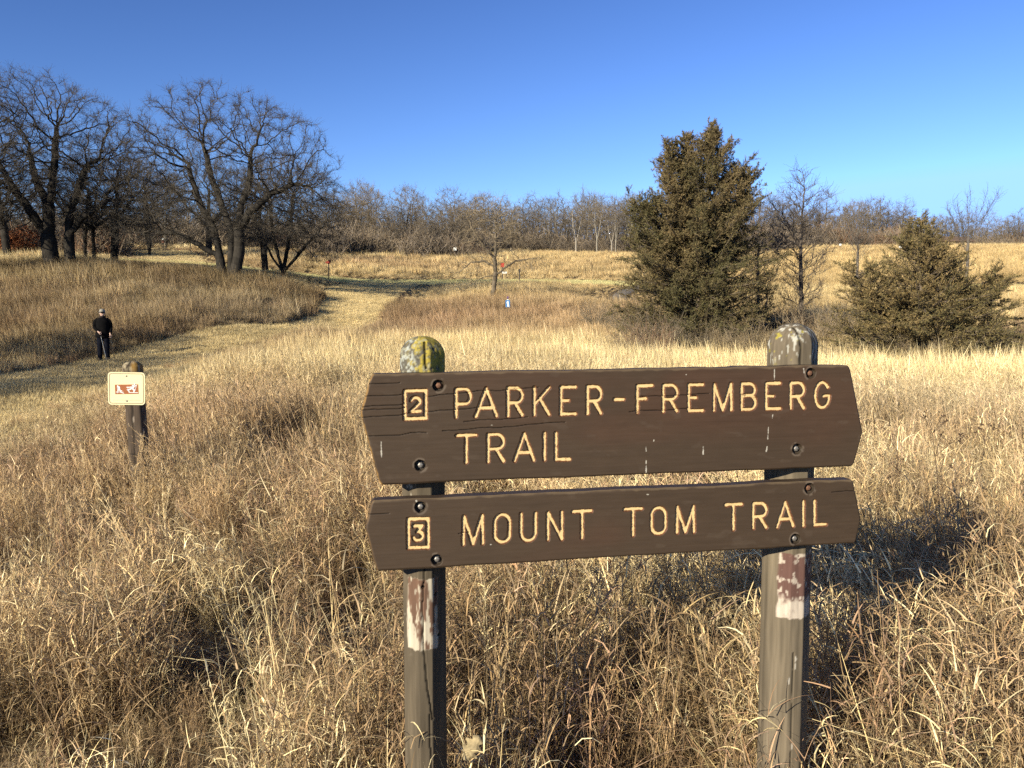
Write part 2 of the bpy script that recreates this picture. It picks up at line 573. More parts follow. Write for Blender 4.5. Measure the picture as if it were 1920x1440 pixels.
def proto_clump(seed, rad, h0, h1, n, w, S=3, nst=10, lo=0.5, hi=1.2):
    r = rs(seed)
    A = Acc()
    for (m, l0, l1, ww, k0, k1) in ((n, h0, h1, w, 0.1, 1.5), (nst, h1 * 0.9, h1 * 1.35, w * 0.6, 0.0, 0.5)):
        a = r.uniform(0, 6.28, m); q = rad * np.sqrt(r.uniform(0, 1, m))
        base = np.stack([q * np.cos(a), q * np.sin(a), np.full(m, -0.03)], -1)
        head = r.uniform(0, 6.28, m)
        P, th = arcs(base, head, r.uniform(l0, l1, m), r.uniform(0, 0.4, m), r.uniform(k0, k1, m), S)
        t = np.linspace(0, 1, S)
        side = unit(np.stack([-np.sin(head + r.uniform(-.8, .8, m)), np.cos(head), r.uniform(-.3, .3, m)], -1))
        V, Fq = ribbons(P, ww * r.uniform(0.6, 1.4, m)[:, None] * (1 - 0.85 * t[None] ** 2), side)
        # tips bleach, bases stay browner
        tone = np.repeat(blade_tone(r, m, lo, hi), S * 2, 0)
        A.add(V, Fq, tone)
    return A

def proto_collection(name, accs, mat):
    c = bpy.data.collections.new(name)
    for i, a in enumerate(accs):
        o = bpy.data.objects.new('%s.%03d' % (name, i), a.mesh(name, mat, False))
        c.objects.link(o)
    return c

def euler_of(lean_x, lean_y, spin):
    """spin about z, then lean the top towards (lean_x, lean_y)"""
    n = len(spin)
    ax = np.stack([-lean_y, lean_x, np.zeros(n)], -1)
    ang = np.linalg.norm(ax, axis=-1)
    k = ax / np.maximum(ang, 1e-9)[:, None]
    K = np.zeros((n, 3, 3))
    K[:, 0, 1] = -k[:, 2]; K[:, 0, 2] = k[:, 1]; K[:, 1, 0] = k[:, 2]; K[:, 1, 2] = -k[:, 0]; K[:, 2, 0] = -k[:, 1]; K[:, 2, 1] = k[:, 0]
    R = np.eye(3)[None] + np.sin(ang)[:, None, None] * K + (1 - np.cos(ang))[:, None, None] * (K @ K)
    Z = np.zeros((n, 3, 3))
    Z[:, 0, 0] = np.cos(spin); Z[:, 0, 1] = -np.sin(spin); Z[:, 1, 0] = np.sin(spin); Z[:, 1, 1] = np.cos(spin); Z[:, 2, 2] = 1
    M = R @ Z
    return np.stack([np.arctan2(M[:, 2, 1], M[:, 2, 2]), -np.arcsin(np.clip(M[:, 2, 0], -1, 1)), np.arctan2(M[:, 1, 0], M[:, 0, 0])], -1)

def scatter(name, coll, pos, rot, scl, idx, tint):
    me = bpy.data.meshes.new(name)
    n = len(pos)
    me.vertices.add(n)
    me.vertices.foreach_set('co', np.ascontiguousarray(pos, np.float32).ravel())
    for nm, typ, key, arr in (('rot', 'FLOAT_VECTOR', 'vector', rot), ('scl', 'FLOAT_VECTOR', 'vector', scl), ('idx', 'INT', 'value', idx)):
        a = me.attributes.new(nm, typ, 'POINT')
        a.data.foreach_set(key, np.ascontiguousarray(arr, np.int32 if typ == 'INT' else np.float32).ravel())
    a = me.attributes.new('tint', 'FLOAT_COLOR', 'POINT')
    a.data.foreach_set('color', np.ascontiguousarray(np.concatenate([tint, np.ones((n, 1))], 1), np.float32).ravel())
    me.update()
    o = link(name, me)
    ng = bpy.data.node_groups.new(name + '_scatter', 'GeometryNodeTree')
    ng.interface.new_socket('Geometry', in_out='INPUT', socket_type='NodeSocketGeometry')
    ng.interface.new_socket('Geometry', in_out='OUTPUT', socket_type='NodeSocketGeometry')
    N = ng.nodes
    gi, go = N.new('NodeGroupInput'), N.new('NodeGroupOutput')
    ci = N.new('GeometryNodeCollectionInfo')
    ci.inputs['Collection'].default_value = coll
    ci.inputs['Separate Children'].default_value = True
    ci.inputs['Reset Children'].default_value = True
    ip = N.new('GeometryNodeInstanceOnPoints')
    ip.inputs['Pick Instance'].default_value = True
    def named(nm, t):
        x = N.new('GeometryNodeInputNamedAttribute')
        x.data_type = t
        x.inputs['Name'].default_value = nm
        return [s for s in x.outputs if s.enabled and s.name == 'Attribute'][0]
    L = ng.links
    L.new(gi.outputs[0], ip.inputs['Points'])
    L.new(ci.outputs[0], ip.inputs['Instance'])
    L.new(named('idx', 'INT'), ip.inputs['Instance Index'])
    L.new(named('rot', 'FLOAT_VECTOR'), ip.inputs['Rotation'])
    L.new(named('scl', 'FLOAT_VECTOR'), ip.inputs['Scale'])
    L.new(ip.outputs[0], go.inputs[0])
    md = o.modifiers.new('scatter', 'NODES')
    md.node_group = ng
    o['kind'] = 'stuff'
    return o

STRAW = np.array((0.76, 0.61, 0.335)); TAN = np.array((0.76, 0.59, 0.305)); BROWN = np.array((0.33, 0.225, 0.125))
RUST = np.array((0.40, 0.25, 0.15)); GREY = np.array((0.38, 0.305, 0.205)); ORANGE = np.array((0.52, 0.37, 0.195))
# regions of the meadow: world centre, radii, colour, weight
ZONES = []
def zone(px, d, rx, ry, c, wgt):
    p = at(px, 600, d)
    ZONES.append((p[0], p[1], rx, ry, c, wgt))
zone(1500, 21, 12, 4, STRAW, 3.0); zone(1200, 27, 5, 3.0, STRAW, 1.6); zone(900, 30, 5, 4, TAN, 1.2)
zone(850, 47, 6, 7, RUST, 2.2); zone(1050, 43, 7, 8, RUST, 2.4); zone(1150, 58, 8, 6, RUST * 0.9, 1.5); zone(900, 62, 6, 4, TAN, 1.2)
zone(1600, 12, 6, 3, GREY * 1.15, 1.0); zone(1200, 14, 5, 3, TAN, 0.8)
zone(150, 38, 14, 6, BROWN * 0.85, 2.6); zone(500, 40, 7, 5, GREY * 0.85, 2.2); zone(0, 32, 8, 4, BROWN * 0.75, 2.6); zone(760, 44, 3, 6, RUST, 2.0)
zone(300, 49, 25, 3.5, BROWN * 0.5, 6.0); zone(100, 62, 20, 8, STRAW, 2.0); zone(500, 72, 10, 8, BROWN * 1.2, 1.5)  # first zone: tree shade before the great oaks, put into the grass colour
zone(1080, 95, 16, 14, ORANGE, 2.2); zone(750, 95, 10, 7, RUST, 1.6); zone(760, 84, 12, 4, TAN, 1.5)
zone(1750, 95, 45, 45, TAN * np.array((0.74, 0.68, 0.62)), 6.0); zone(1500, 60, 14, 12, TAN * 0.8, 2.0); zone(1300, 75, 12, 10, TAN, 1.0)
zone(480, 8.0, 1.6, 1.6, BROWN * 1.1, 1.3); zone(620, 11.5, 2.2, 1.2, BROWN * 1.2, 1.2); zone(330, 13, 2.5, 2.2, BROWN * 1.3, 0.9); zone(120, 6, 2.5, 2.0, RUST, 0.6); zone(1700, 8, 3, 1.2, BROWN * 1.4, 0.6)
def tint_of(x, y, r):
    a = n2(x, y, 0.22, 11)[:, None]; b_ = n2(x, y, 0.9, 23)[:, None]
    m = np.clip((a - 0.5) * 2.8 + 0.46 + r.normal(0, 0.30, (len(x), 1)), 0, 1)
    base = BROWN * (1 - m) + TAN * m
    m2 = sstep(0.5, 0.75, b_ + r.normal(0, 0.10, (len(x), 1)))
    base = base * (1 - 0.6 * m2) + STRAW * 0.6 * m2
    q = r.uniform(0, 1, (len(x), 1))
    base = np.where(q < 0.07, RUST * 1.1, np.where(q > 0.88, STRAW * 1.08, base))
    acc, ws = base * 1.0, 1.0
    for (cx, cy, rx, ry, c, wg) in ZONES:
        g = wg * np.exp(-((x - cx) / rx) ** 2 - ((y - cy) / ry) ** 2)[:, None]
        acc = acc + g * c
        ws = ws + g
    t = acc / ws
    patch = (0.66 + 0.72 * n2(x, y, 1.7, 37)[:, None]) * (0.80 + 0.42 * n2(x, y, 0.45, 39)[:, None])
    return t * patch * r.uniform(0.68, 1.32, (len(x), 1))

def wedge(r, d0, d1, dens, umax=0.74, pad=0.6):
    area = umax * (d1 * d1 - d0 * d0) + 2 * pad * (d1 - d0)
    n = int(area * dens)
    d = np.sqrt(r.uniform(d0 * d0, d1 * d1, n))
    x = r.uniform(-1, 1, n) * (umax * d + pad)
    return x, d

HOLES = [(at(478, 600, 8.6)[0], 8.6, 0.42), (at(560, 600, 9.3)[0], 9.3, 0.3), (at(255, 600, 6.7)[0], 6.7, 0.25)]
def lay(name, coll, nproto, x, y, seed, s0, s1, lean=0.2, margin=0.0, hole=True, hn=0.5, clump=0.3):
    r = rs(seed)
    pc = path_clear(x, y)
    keep = pc > margin + 0.25 * (n2(x, y, 1.5, 3) - 0.5)
    if hole:
        for hx, hy, hr in HOLES:
            keep &= np.hypot(x - hx, (y - hy) * 0.8) > hr
    x, y, pc = x[keep], y[keep], pc[keep]
    n = len(x)
    z = ground_z(x, y)
    lx = -0.17 + lean * 2.2 * (n2(x, y, 0.7, 51) - 0.5) + r.normal(0, 0.09, n)
    ly = -0.02 + lean * 2.2 * (n2(x, y, 0.7, 77) - 0.5) + r.normal(0, 0.09, n)
    rot = euler_of(lx, ly, r.uniform(0, 6.28, n))
    s = r.uniform(s0, s1, n) * (1 - hn * 0.5 + hn * n2(x, y, 0.8, 91))
    s = s * (1 - clump * sstep(0.56, 0.40, n2(x, y, 1.9, 93, 2)))
    s = np.where((x + 11 < 0) & (y < 48) & (pc > 0) & (x < -12.0), s * (0.62 + 0.45 * sstep(0, 2.2, pc)) * (0.8 + 0.4 * n2(x, y, 0.35, 95)), s)
    # shorter beside the mown strips, on the side towards the field, and where people stand to read the sign
    near_side = sstep(-14, -10, x) * sstep(36, 30, y)
    wide = np.where(y > 52, 7.0, 0.8 + 3.2 * near_side)
    low = np.where(y > 52, 0.16, 0.62 - 0.30 * near_side)
    s = s * (low + (1 - low) * sstep(0, 1, np.clip(pc, 0, None) / wide))
    s = s * np.clip((y - 0.9) / 1.5, 0.4, 1)
    scl = np.stack([s * r.uniform(0.9, 1.1, n), s * r.uniform(0.9, 1.1, n), s], -1)
    return scatter(name, coll, np.stack([x, y, z], -1), rot, scl, r.randint(0, nproto, n), tint_of(x, y, r))

C_WIRY = proto_collection('wiry_grass', [proto_wiry(100 + i, curl=(0.45, 0.75, 0.6, 1.0)[i % 4]) for i in range(10)], M_GRASS)
C_SEED = proto_collection('seed_stalk', [proto_seedhead(200 + i) for i in range(8)], M_GRASS)
C_MID = proto_collection('mid_grass', [proto_wiry(300 + i, 0.22, 0.28, 0.55, 0.66, 90, 16, 5, 20, 0.0030, 4, 0.65) for i in range(8)], M_GRASS)
C_FAR = proto_collection('far_grass', [proto_clump(400 + i, 0.55, 0.35, 0.7, 170, 0.008, 3, 24) for i in range(6)], M_GRASS)
C_HILL = proto_collection('hill_grass', [proto_clump(500 + i, 1.1, 0.3, 0.65, 260, 0.02, 2, 30) for i in range(5)], M_GRASS)
C_TURF = proto_collection('turf', [proto_clump(600 + i, 0.35, 0.04, 0.10, 150, 0.004, 2, 6, 0.6, 1.2) for i in range(4)], M_GRASS)

r = rs(1)
x, y = wedge(r, 1.25, 6.5, 105)
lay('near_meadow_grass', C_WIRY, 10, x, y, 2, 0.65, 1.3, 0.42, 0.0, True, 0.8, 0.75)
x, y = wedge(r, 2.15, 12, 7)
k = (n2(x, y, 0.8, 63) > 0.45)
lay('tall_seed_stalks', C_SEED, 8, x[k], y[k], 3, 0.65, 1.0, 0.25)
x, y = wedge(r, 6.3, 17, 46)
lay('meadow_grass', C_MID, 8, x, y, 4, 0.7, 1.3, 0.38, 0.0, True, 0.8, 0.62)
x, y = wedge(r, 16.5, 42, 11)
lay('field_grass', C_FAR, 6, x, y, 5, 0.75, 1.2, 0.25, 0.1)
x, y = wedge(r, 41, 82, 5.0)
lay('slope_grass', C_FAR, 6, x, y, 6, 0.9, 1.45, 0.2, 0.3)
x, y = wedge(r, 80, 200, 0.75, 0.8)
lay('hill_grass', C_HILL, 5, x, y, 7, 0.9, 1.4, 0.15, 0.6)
# short mown turf on the paths
r = rs(9)
px_, py_ = [], []
for k, step in ((1, 1), (3, 1), (2, 1)):
    poly = np.array(PATHS[k])
    m = {1: 11000, 2: 7000, 3: 1800}[k]
    i = r.randint(0, len(poly) - 1, m)
    t = r.uniform(0, 1, m)[:, None]
    p = poly[i] * (1 - t) + poly[i + 1] * t
    dd = unit(poly[i + 1][:, :2] - poly[i][:, :2])
    q = r.uniform(-1.15, 1.15, m) * p[:, 2]
    px_.append(p[:, 0] - dd[:, 1] * q); py_.append(p[:, 1] + dd[:, 0] * q)
x, y = np.concatenate(px_), np.concatenate(py_)
n = len(x)
lane = np.concatenate([np.zeros(11000), np.zeros(1800), np.ones(7000)])[:, None]
tt = np.array((0.56, 0.435, 0.225))[None] * (1 + 0.25 * sstep(36, 42, y))[:, None] * (0.7 + 0.6 * n2(x, y, 0.7, 8)[:, None]) * r.uniform(0.8, 1.2, (n, 1)) * (1 + lane * np.array([[-0.10, 0.03, -0.06]]))
s = r.uniform(0.8, 1.5, n)
scatter('mown_grass', C_TURF, np.stack([x, y, ground_z(x, y) + 0.02], -1), euler_of(r.normal(0, .1, n), r.normal(0, .1, n), r.uniform(0, 6.28, n)), np.stack([s, s, s], -1), r.randint(0, 4, n), tt)

# ------------------------------------------------------------------ trail sign
YAW = math.radians(8.5)
P0 = at(1140, 880, 2.0)
E = np.array([math.cos(YAW), math.sin(YAW), 0]); NRM = np.array([math.sin(YAW), -math.cos(YAW), 0])
def bp(px, py, off=0.0):
    """photo pixel -> (x, z) on the board plane, off metres behind its face"""
    d = ray(px, py)
    t = ((P0 - NRM * off - CAM) @ NRM) / (d @ NRM)
    P = CAM + d * t
    return np.array([(P - P0) @ E, P[2]])
sign_ground = gz(P0[0], P0[1])
sign = thing('trail_sign', 'brown wooden trail sign with two routed boards on two domed posts', 'sign', (P0[0], P0[1], 0), YAW)
MM = 0.001 * 1.0
PXM = np.linalg.norm(bp(1141, 880) - bp(1140, 880))     # metres per photo pixel on the board

def arc(cx, cy, rx, ry, a0, a1, n=14):
    a = np.radians(np.linspace(a0, a1, n))
    return [(cx + rx * math.cos(q), cy + ry * math.sin(q)) for q in a]
GLYPH = {
    'P': [[(0, 0), (0, 1), (.55, 1)] + arc(.58, .73, .42, .27, 90, -90) + [(0, .46)]],
    'R': [[(0, 0), (0, 1), (.55, 1)] + arc(.58, .73, .42, .27, 90, -90) + [(0, .46)], [(.5, .46), (1, 0)]],
    'A': [[(0, 0), (.5, 1), (1, 0)], [(.17, .3), (.83, .3)]],
    'K': [[(0, 0), (0, 1)], [(1, 1), (.0, .38)], [(.36, .6), (1, 0)]],
    'E': [[(1, 1), (0, 1), (0, 0), (1, 0)], [(0, .5), (.52, .5)]],
    'F': [[(1, 1), (0, 1), (0, 0)], [(0, .5), (.55, .5)]],
    '-': [[(0, .5), (1, .5)]],
    'M': [[(0, 0), (0.03, 1), (.5, 0.0), (.97, 1), (1, 0)]],
    'B': [[(0, 0), (0, 1), (.55, 1)] + arc(.58, .77, .38, .23, 90, -90) + [(0, .54)], [(.55, .54)] + arc(.6, .27, .4, .27, 90, -90) + [(0, 0)]],
    'G': [arc(.5, .5, .5, .5, 38, 180, 16) + arc(.5, .5, .5, .5, 180, 350, 18)[1:] + [(1, .46), (.6, .46)]],
    'T': [[(0, 1), (1, 1)], [(.5, 1), (.5, 0)]],
    'I': [[(.5, 1), (.5, 0)]],
    'L': [[(0, 1), (0, 0), (1, 0)]],
    'O': [arc(.5, .72, .5, .28, 0, 180) + arc(.5, .28, .5, .28, 180, 360) + [(1, .72)]],
    'U': [[(0, 1)] + arc(.5, .32, .5, .32, 180, 360) + [(1, 1)]],
    'N': [[(0, 0), (0, 1), (1, 0), (1, 1)]],
    '2': [arc(.5, .7, .5, .3, 160, -20) + [(0, 0), (1, 0)]],
    '3': [[(.05, 1), (.95, 1), (.45, .6)] + arc(.48, .3, .5, .3, 80, -160)],
    '#': [[(0, 0), (0, 1), (1, 1), (1, 0), (0, 0)]],
}
HW_PX = 5.0          # how far a stroke's centre line lies inside its letter's outline
HW_CUT = 4.05
ROWS = {
    1: ((850, 725), (1545, 712), (850, 787), (1545, 769)),
    2: ((852, 812), (1072, 806.5), (852, 872.5), (1072, 866)),
    3: ((864, 964), (1540, 934), (864, 1026), (1540, 989)),
}
def lerp_row(a, b_, px):
    return a[1] + (b_[1] - a[1]) * (px - a[0]) / (b_[0] - a[0])
def glyph_segments(ch, x0, x1, row=None, ybox=None, inset=HW_PX):
    x0 += inset; x1 -= inset
    if ch == 'I':
        x0 = x1 = (x0 + x1) / 2
    segs = []
    for pl in GLYPH[ch]:
        pts = []
        for (gx_, gy_) in pl:
            px = x0 + (x1 - x0) * gx_
            if row:
                yt, yb = lerp_row(row[0], row[1], px) + inset, lerp_row(row[2], row[3], px) - inset
            else:
                yt, yb = ybox[0] + inset - 0.025 * (px - ybox[2]), ybox[1] - inset - 0.03 * (px - ybox[2])
            pts.append(bp(px, yb + (yt - yb) * gy_))
        segs += list(zip(pts[:-1], pts[1:]))
    return segs
def text(row, items):
    out = []
    for ch, x0, x1 in items:
        out.append(glyph_segments(ch, x0, x1, ROWS[row]))
    return out

def seg_dist(X, Z, segs, best, reach=0.02):
    """distance of every grid point to the strokes (only near their box)"""
    S = np.array([[*a, *b_] for a, b_ in segs])
    lo = np.minimum(S[:, :2], S[:, 2:]).min(0) - reach; hi = np.maximum(S[:, :2], S[:, 2:]).max(0) + reach
    m = (X > lo[0]) & (X < hi[0]) & (Z > lo[1]) & (Z < hi[1])
    x, z = X[m], Z[m]
    d = np.full(len(x), 1e3)
    for ax, az, bx, bz in S:
        dx, dz = bx - ax, bz - az
        t = np.clip(((x - ax) * dx + (z - az) * dz) / (dx * dx + dz * dz + 1e-12), 0, 1)
        d = np.minimum(d, np.hypot(x - ax - t * dx, z - az - t * dz))
    best[m] = np.minimum(best[m], d)

C_BOARD = np.array((0.043, 0.0278, 0.0176)); C_CREAM = np.array((0.52, 0.37, 0.175)); C_GROOVE = np.array((0.10, 0.030, 0.010))
def make_board(name, label, L, R, glyphs, numbers, bolts, cracks, drips, nx, nz_, seed, worn):
    L = np.array([bp(*p) for p in L]); R = np.array([bp(*p) for p in R])
    tv = np.linspace(0, 1, nz_)
    def edge(Q):
        z = Q[0, 1] + (Q[2, 1] - Q[0, 1]) * tv
        fr = (Q[:, 1] - Q[0, 1]) / (Q[2, 1] - Q[0, 1])
        x = np.interp(tv, fr, Q[:, 0])
        # soften the point and the sawn corners
        sm = np.convolve(np.pad(x, 6, mode='edge'), np.ones(13) / 13, 'valid')
        sgn = 1 if Q[1, 0] < Q[0, 0] else -1
        cr = 0.006 * (np.exp(-tv / 0.02) + np.exp(-(1 - tv) / 0.02)) * sgn
        return sm + cr, z
    lx, lz = edge(L); rx, rz = edge(R)
    sv = np.linspace(0, 1, nx)
    X = lx[:, None] + (rx - lx)[:, None] * sv[None]
    Z = lz[:, None] + (rz - lz)[:, None] * sv[None]
    # slightly uneven top and bottom edges
    wob = (fbm(np.stack([X * 14, Z * 0 + tv[:, None], Z * 0], -1), 3, seed) - 0.5) * 0.004
    Z = Z + wob * (np.exp(-tv / 0.05) - np.exp(-(1 - tv) / 0.05))[:, None]
    x, z = X.ravel(), Z.ravel()
    dl = np.full(len(x), 1.0); dn = np.full(len(x), 1.0)
    words = []
    for wd_ in glyphs:
        dw = np.full(len(x), 1.0)
        for g in wd_: seg_dist(x, z, g, dw)
        words.append(dw)
        dl = np.minimum(dl, dw)
    for g in numbers: seg_dist(x, z, g, dn)
    d = np.minimum(dl, dn)
    hw = HW_CUT * PXM
    P3 = np.stack([x, z, np.zeros_like(x)], -1)
    rag = (fbm(P3 * 260, 2, seed + 5) - 0.5) * 0.0022 + (fbm(P3 * 60, 2, seed + 9) - 0.5) * 0.0016
    de = d + rag
    depth = 0.0055 * (1 - sstep(hw - 0.0022, hw + 0.0008, de))
    # wood grain relief and bevelled edges
    grain = fbm(np.stack([x * 9, z * 190, x * 0], -1), 4, seed + 1)
    depth += (grain - 0.5) * 0.0006
    e = np.minimum.reduce([np.repeat(tv * (lz[0] - lz[-1]), nx), np.repeat((1 - tv) * (lz[0] - lz[-1]), nx), (sv[None] * (rx - lx)[:, None]).ravel(), ((1 - sv)[None] * (rx - lx)[:, None]).ravel()])
    depth += 0.004 * (1 - sstep(0, 0.006, e)) ** 2
    tone = np.repeat(C_BOARD[None], len(x), 0)
    cl = fbm(np.stack([x * 3, z * 7, x * 0], -1), 4, seed + 2)
    redd = sstep(0.5, 0.72, fbm(np.stack([x * 2.2, z * 5, x * 0 + 3], -1), 3, seed + 3))
    tone = tone * (0.90 + 0.20 * cl)[:, None] * (0.90 + 0.20 * grain)[:, None]
    tone = tone * (1 + redd[:, None] * np.array((0.16, 0.0, -0.02)))
    scuff = 0.6 * sstep(0.70, 0.82, fbm(np.stack([x * 22, z * 45, x * 0], -1), 3, seed + 4))
    tone = tone * (1 - 0.35 * scuff[:, None]) + np.array((0.075, 0.055, 0.04)) * 0.35 * scuff[:, None]
    # bare, worn top edge
    topd = np.repeat(tv * (lz[0] - lz[-1]), nx)
    wear = (1 - sstep(0.001, 0.006, topd + (fbm(P3 * np.array((40, 40, 1)), 3, seed + 6) - 0.55) * 0.008))
    tone = tone * (1 - 0.6 * wear[:, None]) + np.array((0.12, 0.085, 0.05)) * 0.6 * wear[:, None]
    lw = (1 - sstep(0.001, 0.005, (sv[None] * (rx - lx)[:, None]).ravel() + (fbm(P3 * 50, 3, seed + 7) - 0.5) * 0.008)) * worn
    tone = tone * (1 - lw[:, None]) + np.array((0.17, 0.095, 0.03)) * lw[:, None]
    for cpx in cracks:
        pts = [bp(*p) for p in cpx]
        dc = np.full(len(x), 1.0)
        seg_dist(x, z + (fbm(np.stack([x * 25, x * 0, x * 0], -1), 3, seed + 8) - 0.5) * 0.006, list(zip(pts[:-1], pts[1:])), dc, 0.01)
        c_ = 1 - sstep(0.0004, 0.0016, dc)
        depth += 0.0025 * c_
        tone = tone * (1 - 0.8 * c_[:, None])
    for dpx, wd in drips:
        pts = [bp(*p) for p in dpx]
        dc = np.full(len(x), 1.0)
        seg_dist(x, z, list(zip(pts[:-1], pts[1:])), dc, 0.01)
        c_ = (1 - sstep(wd * 0.4, wd, dc + (fbm(P3 * 200, 2, seed + 31) - 0.5) * wd * 1.6))
        tone = tone * (1 - c_[:, None]) + np.array((0.36, 0.33, 0.28)) * c_[:, None]
    for (bx, by) in bolts:
        q = bp(bx, by)
        rr = np.hypot(x - q[0], z - q[1]) + (fbm(P3 * 150, 2, seed + 14) - 0.5) * 0.002
        depth += 0.013 * (1 - sstep(0.0125, 0.0140, rr))
        ring = (1 - sstep(0.013, 0.0155, rr))
        tone = tone * (1 - ring[:, None]) + np.array((0.025, 0.018, 0.012)) * ring[:, None]
        halo = np.exp(-((rr - 0.017) / 0.0022) ** 2) * sstep(0.45, 0.6, fbm(P3 * 80, 2, seed + 15))
        tone = tone * (1 - 0.6 * halo[:, None]) + np.array((0.13, 0.10, 0.075)) * 0.6 * halo[:, None]
    # letter paint: routed wall keeps dark stained wood, the floor carries cream paint
    inside = 1 - sstep(hw - 0.0030, hw - 0.0012, de)
    wall = (1 - sstep(hw - 0.0005, hw + 0.0012, de))
    tone = tone * (1 - 0.75 * wall[:, None]) + C_GROOVE * 0.75 * wall[:, None]
    chip = sstep(0.77, 0.83, fbm(P3 * 130, 3, seed + 12))
    pc = C_CREAM * (0.9 + 0.2 * fbm(P3 * 70, 2, seed + 13))[:, None]
    pc = pc * (1 - 0.75 * chip[:, None]) + np.array((0.12, 0.06, 0.03)) * 0.75 * chip[:, None]
    tone = tone * (1 - inside[:, None]) + pc * inside[:, None]
    V = np.stack([x, depth, z], -1)
    Fq = grid_faces(nx, nz_)[:, ::-1]
    fd_l = dl[Fq].mean(1); fd_n = dn[Fq].mean(1)
    is_l = fd_l < hw + 0.001
    is_n = (fd_n < hw + 0.001) & ~is_l
    def sub(mask):
        f = Fq[mask]
        u, inv = np.unique(f.ravel(), return_inverse=True)
        return V[u], inv.reshape(-1, 4), tone[u]
    board_F = Fq[~(is_l | is_n)]
    # rim and back
    TH = 0.038
    ring = np.concatenate([np.arange(nx), np.arange(1, nz_) * nx + nx - 1, (nz_ - 1) * nx + np.arange(nx - 2, -1, -1), np.arange(nz_ - 2, 0, -1) * nx])
    rv = V[ring]
    m = len(ring)
    A = Acc()
    A.add(V, board_F, tone)
    layers = [rv.copy() for _ in range(4)]
    for k_, yy in enumerate((0.006, 0.016, 0.028, TH)):
        layers[k_][:, 1] = np.maximum(yy, rv[:, 1] + 0.001 * k_)
    RV = np.concatenate([rv] + layers)
    rt = np.concatenate([tone[ring]] + [np.repeat((C_BOARD * 1.1)[None], m, 0) * (0.7 + 0.6 * fbm(l * 60, 2, seed)[:, None]) for l in layers])
    A.add(RV, grid_faces(m, 5, True), rt)
    bg = np.stack([X[:, ::30].ravel(), np.full(X[:, ::30].size, TH), Z[:, ::30].ravel()], -1)
    A.add(bg, grid_faces(X[:, ::30].shape[1], nz_), np.repeat(C_BOARD[None], len(bg), 0))
    ob = link(name, A.mesh(name, M_BOARD, True), sign)
    ob['label'] = label
    for dw in words:
        v, f, t = sub(is_l & (dw[Fq].mean(1) < hw + 0.001))
        link('lettering', mesh_np('lettering', v, f, M_LETTER, True, t), ob)
    v, f, t = sub(is_n)
    link('number_mark', mesh_np('number_mark', v, f, M_LETTER, True, t), ob)
    for k_, (bx, by) in enumerate(bolts):
        q = bp(bx, by)
        link('bolt', bolt_mesh(M_RUSTBOLT if (bx > 1500 or (bx == 822)) else M_BOLT, k_), ob, (q[0] + 0.0008, 0.0095, q[1]))
    return ob

def bolt_mesh(mat, seed):
    A = Acc()
    k = 6
    prof = [(0.0105, 0.006), (0.0105, 0.0035), (0.0070, 0.0035), (0.0068, -0.0025), (0.0055, -0.0038), (0.0022, -0.0043), (0.0001, -0.0044)]
    kk = 24
    a = np.arange(kk) * 2 * math.pi / kk + seed
    rows = []
    for i, (r_, y_) in enumerate(prof):
        rr = np.full(kk, r_)
        if 2 <= i <= 3:      # hexagonal head
            q = (a - seed) % (math.pi / 3) - math.pi / 6
            rr = r_ * math.cos(math.pi / 6) / np.cos(q) * 1.05
        rows.append(np.stack([rr * np.cos(a), np.full(kk, y_), rr * np.sin(a)], -1))
    A.add(np.concatenate(rows), grid_faces(kk, len(prof), True))
    return A.mesh('bolt', mat, True)

upper_text = [text(1, [('P', 850, 887), ('A', 887, 936), ('R', 947.5, 984), ('K', 997, 1035), ('E', 1047, 1084), ('R', 1097, 1132), ('-', 1148, 1174),
                      ('F', 1190.5, 1228), ('R', 1239, 1275), ('E', 1287, 1323), ('M', 1334, 1377), ('B', 1386.5, 1422), ('E', 1432.5, 1468), ('R', 1478.5, 1513), ('G', 1524.5, 1560.5)]),
    text(2, [('T', 851.5, 897), ('R', 910.5, 949), ('A', 960, 1006), ('I', 1014, 1028), ('L', 1037.5, 1073)])]
upper_num = [glyph_segments('#', 754, 803, None, (728.5, 791, 754)), glyph_segments('2', 766.5, 791, None, (742, 776, 766), 4)]
CR_U = [[(684, 721), (720, 719), (750, 716)], [(684, 744), (730, 741), (756, 738)], [(678, 764), (720, 760), (755, 757)], [(678, 770), (710, 768), (760, 764)], [(679, 784), (720, 780), (780, 774)],
        [(690, 819), (740, 815), (800, 811)], [(800, 743), (900, 733), (1010, 728)], [(800, 771), (840, 769), (900, 764)], [(830, 808), (900, 803), (1000, 797), (1060, 792)], [(870, 790), (930, 786), (990, 783)],
        [(1200, 745), (1260, 741), (1330, 738)], [(1180, 772), (1230, 770), (1290, 765)]]
DR_U = [([(714.5, 829), (715.5, 857)], 0.0016), ([(1211.5, 864), (1211.5, 886)], 0.0018), ([(1211.5, 837), (1211.5, 846)], 0.0014), ([(1318.5, 838), (1318.5, 851)], 0.0022), ([(1441, 800), (1439.5, 823)], 0.0013), ([(1438, 838), (1437, 846)], 0.0022),
        ([(1452, 692), (1452, 712)], 0.0014), ([(1507, 692), (1508, 699)], 0.0022), ([(921, 797), (922, 797)], 0.0022), ([(1226, 825), (1226, 827)], 0.0014), ([(1286, 702), (1287, 702)], 0.0016), ([(1449, 778), (1448, 784)], 0.0012)]
make_board('upper_board', 'wider upper board lettered PARKER-FREMBERG TRAIL with number 2',
           [(696, 701.5), (675.6, 774), (712, 909)], [(1594, 684), (1618.5, 811), (1601, 875)], upper_text, upper_num,
           [(822, 723), (788, 873), (1521, 700), (1495, 842)], CR_U, DR_U, 980, 214, 40, 1.0)
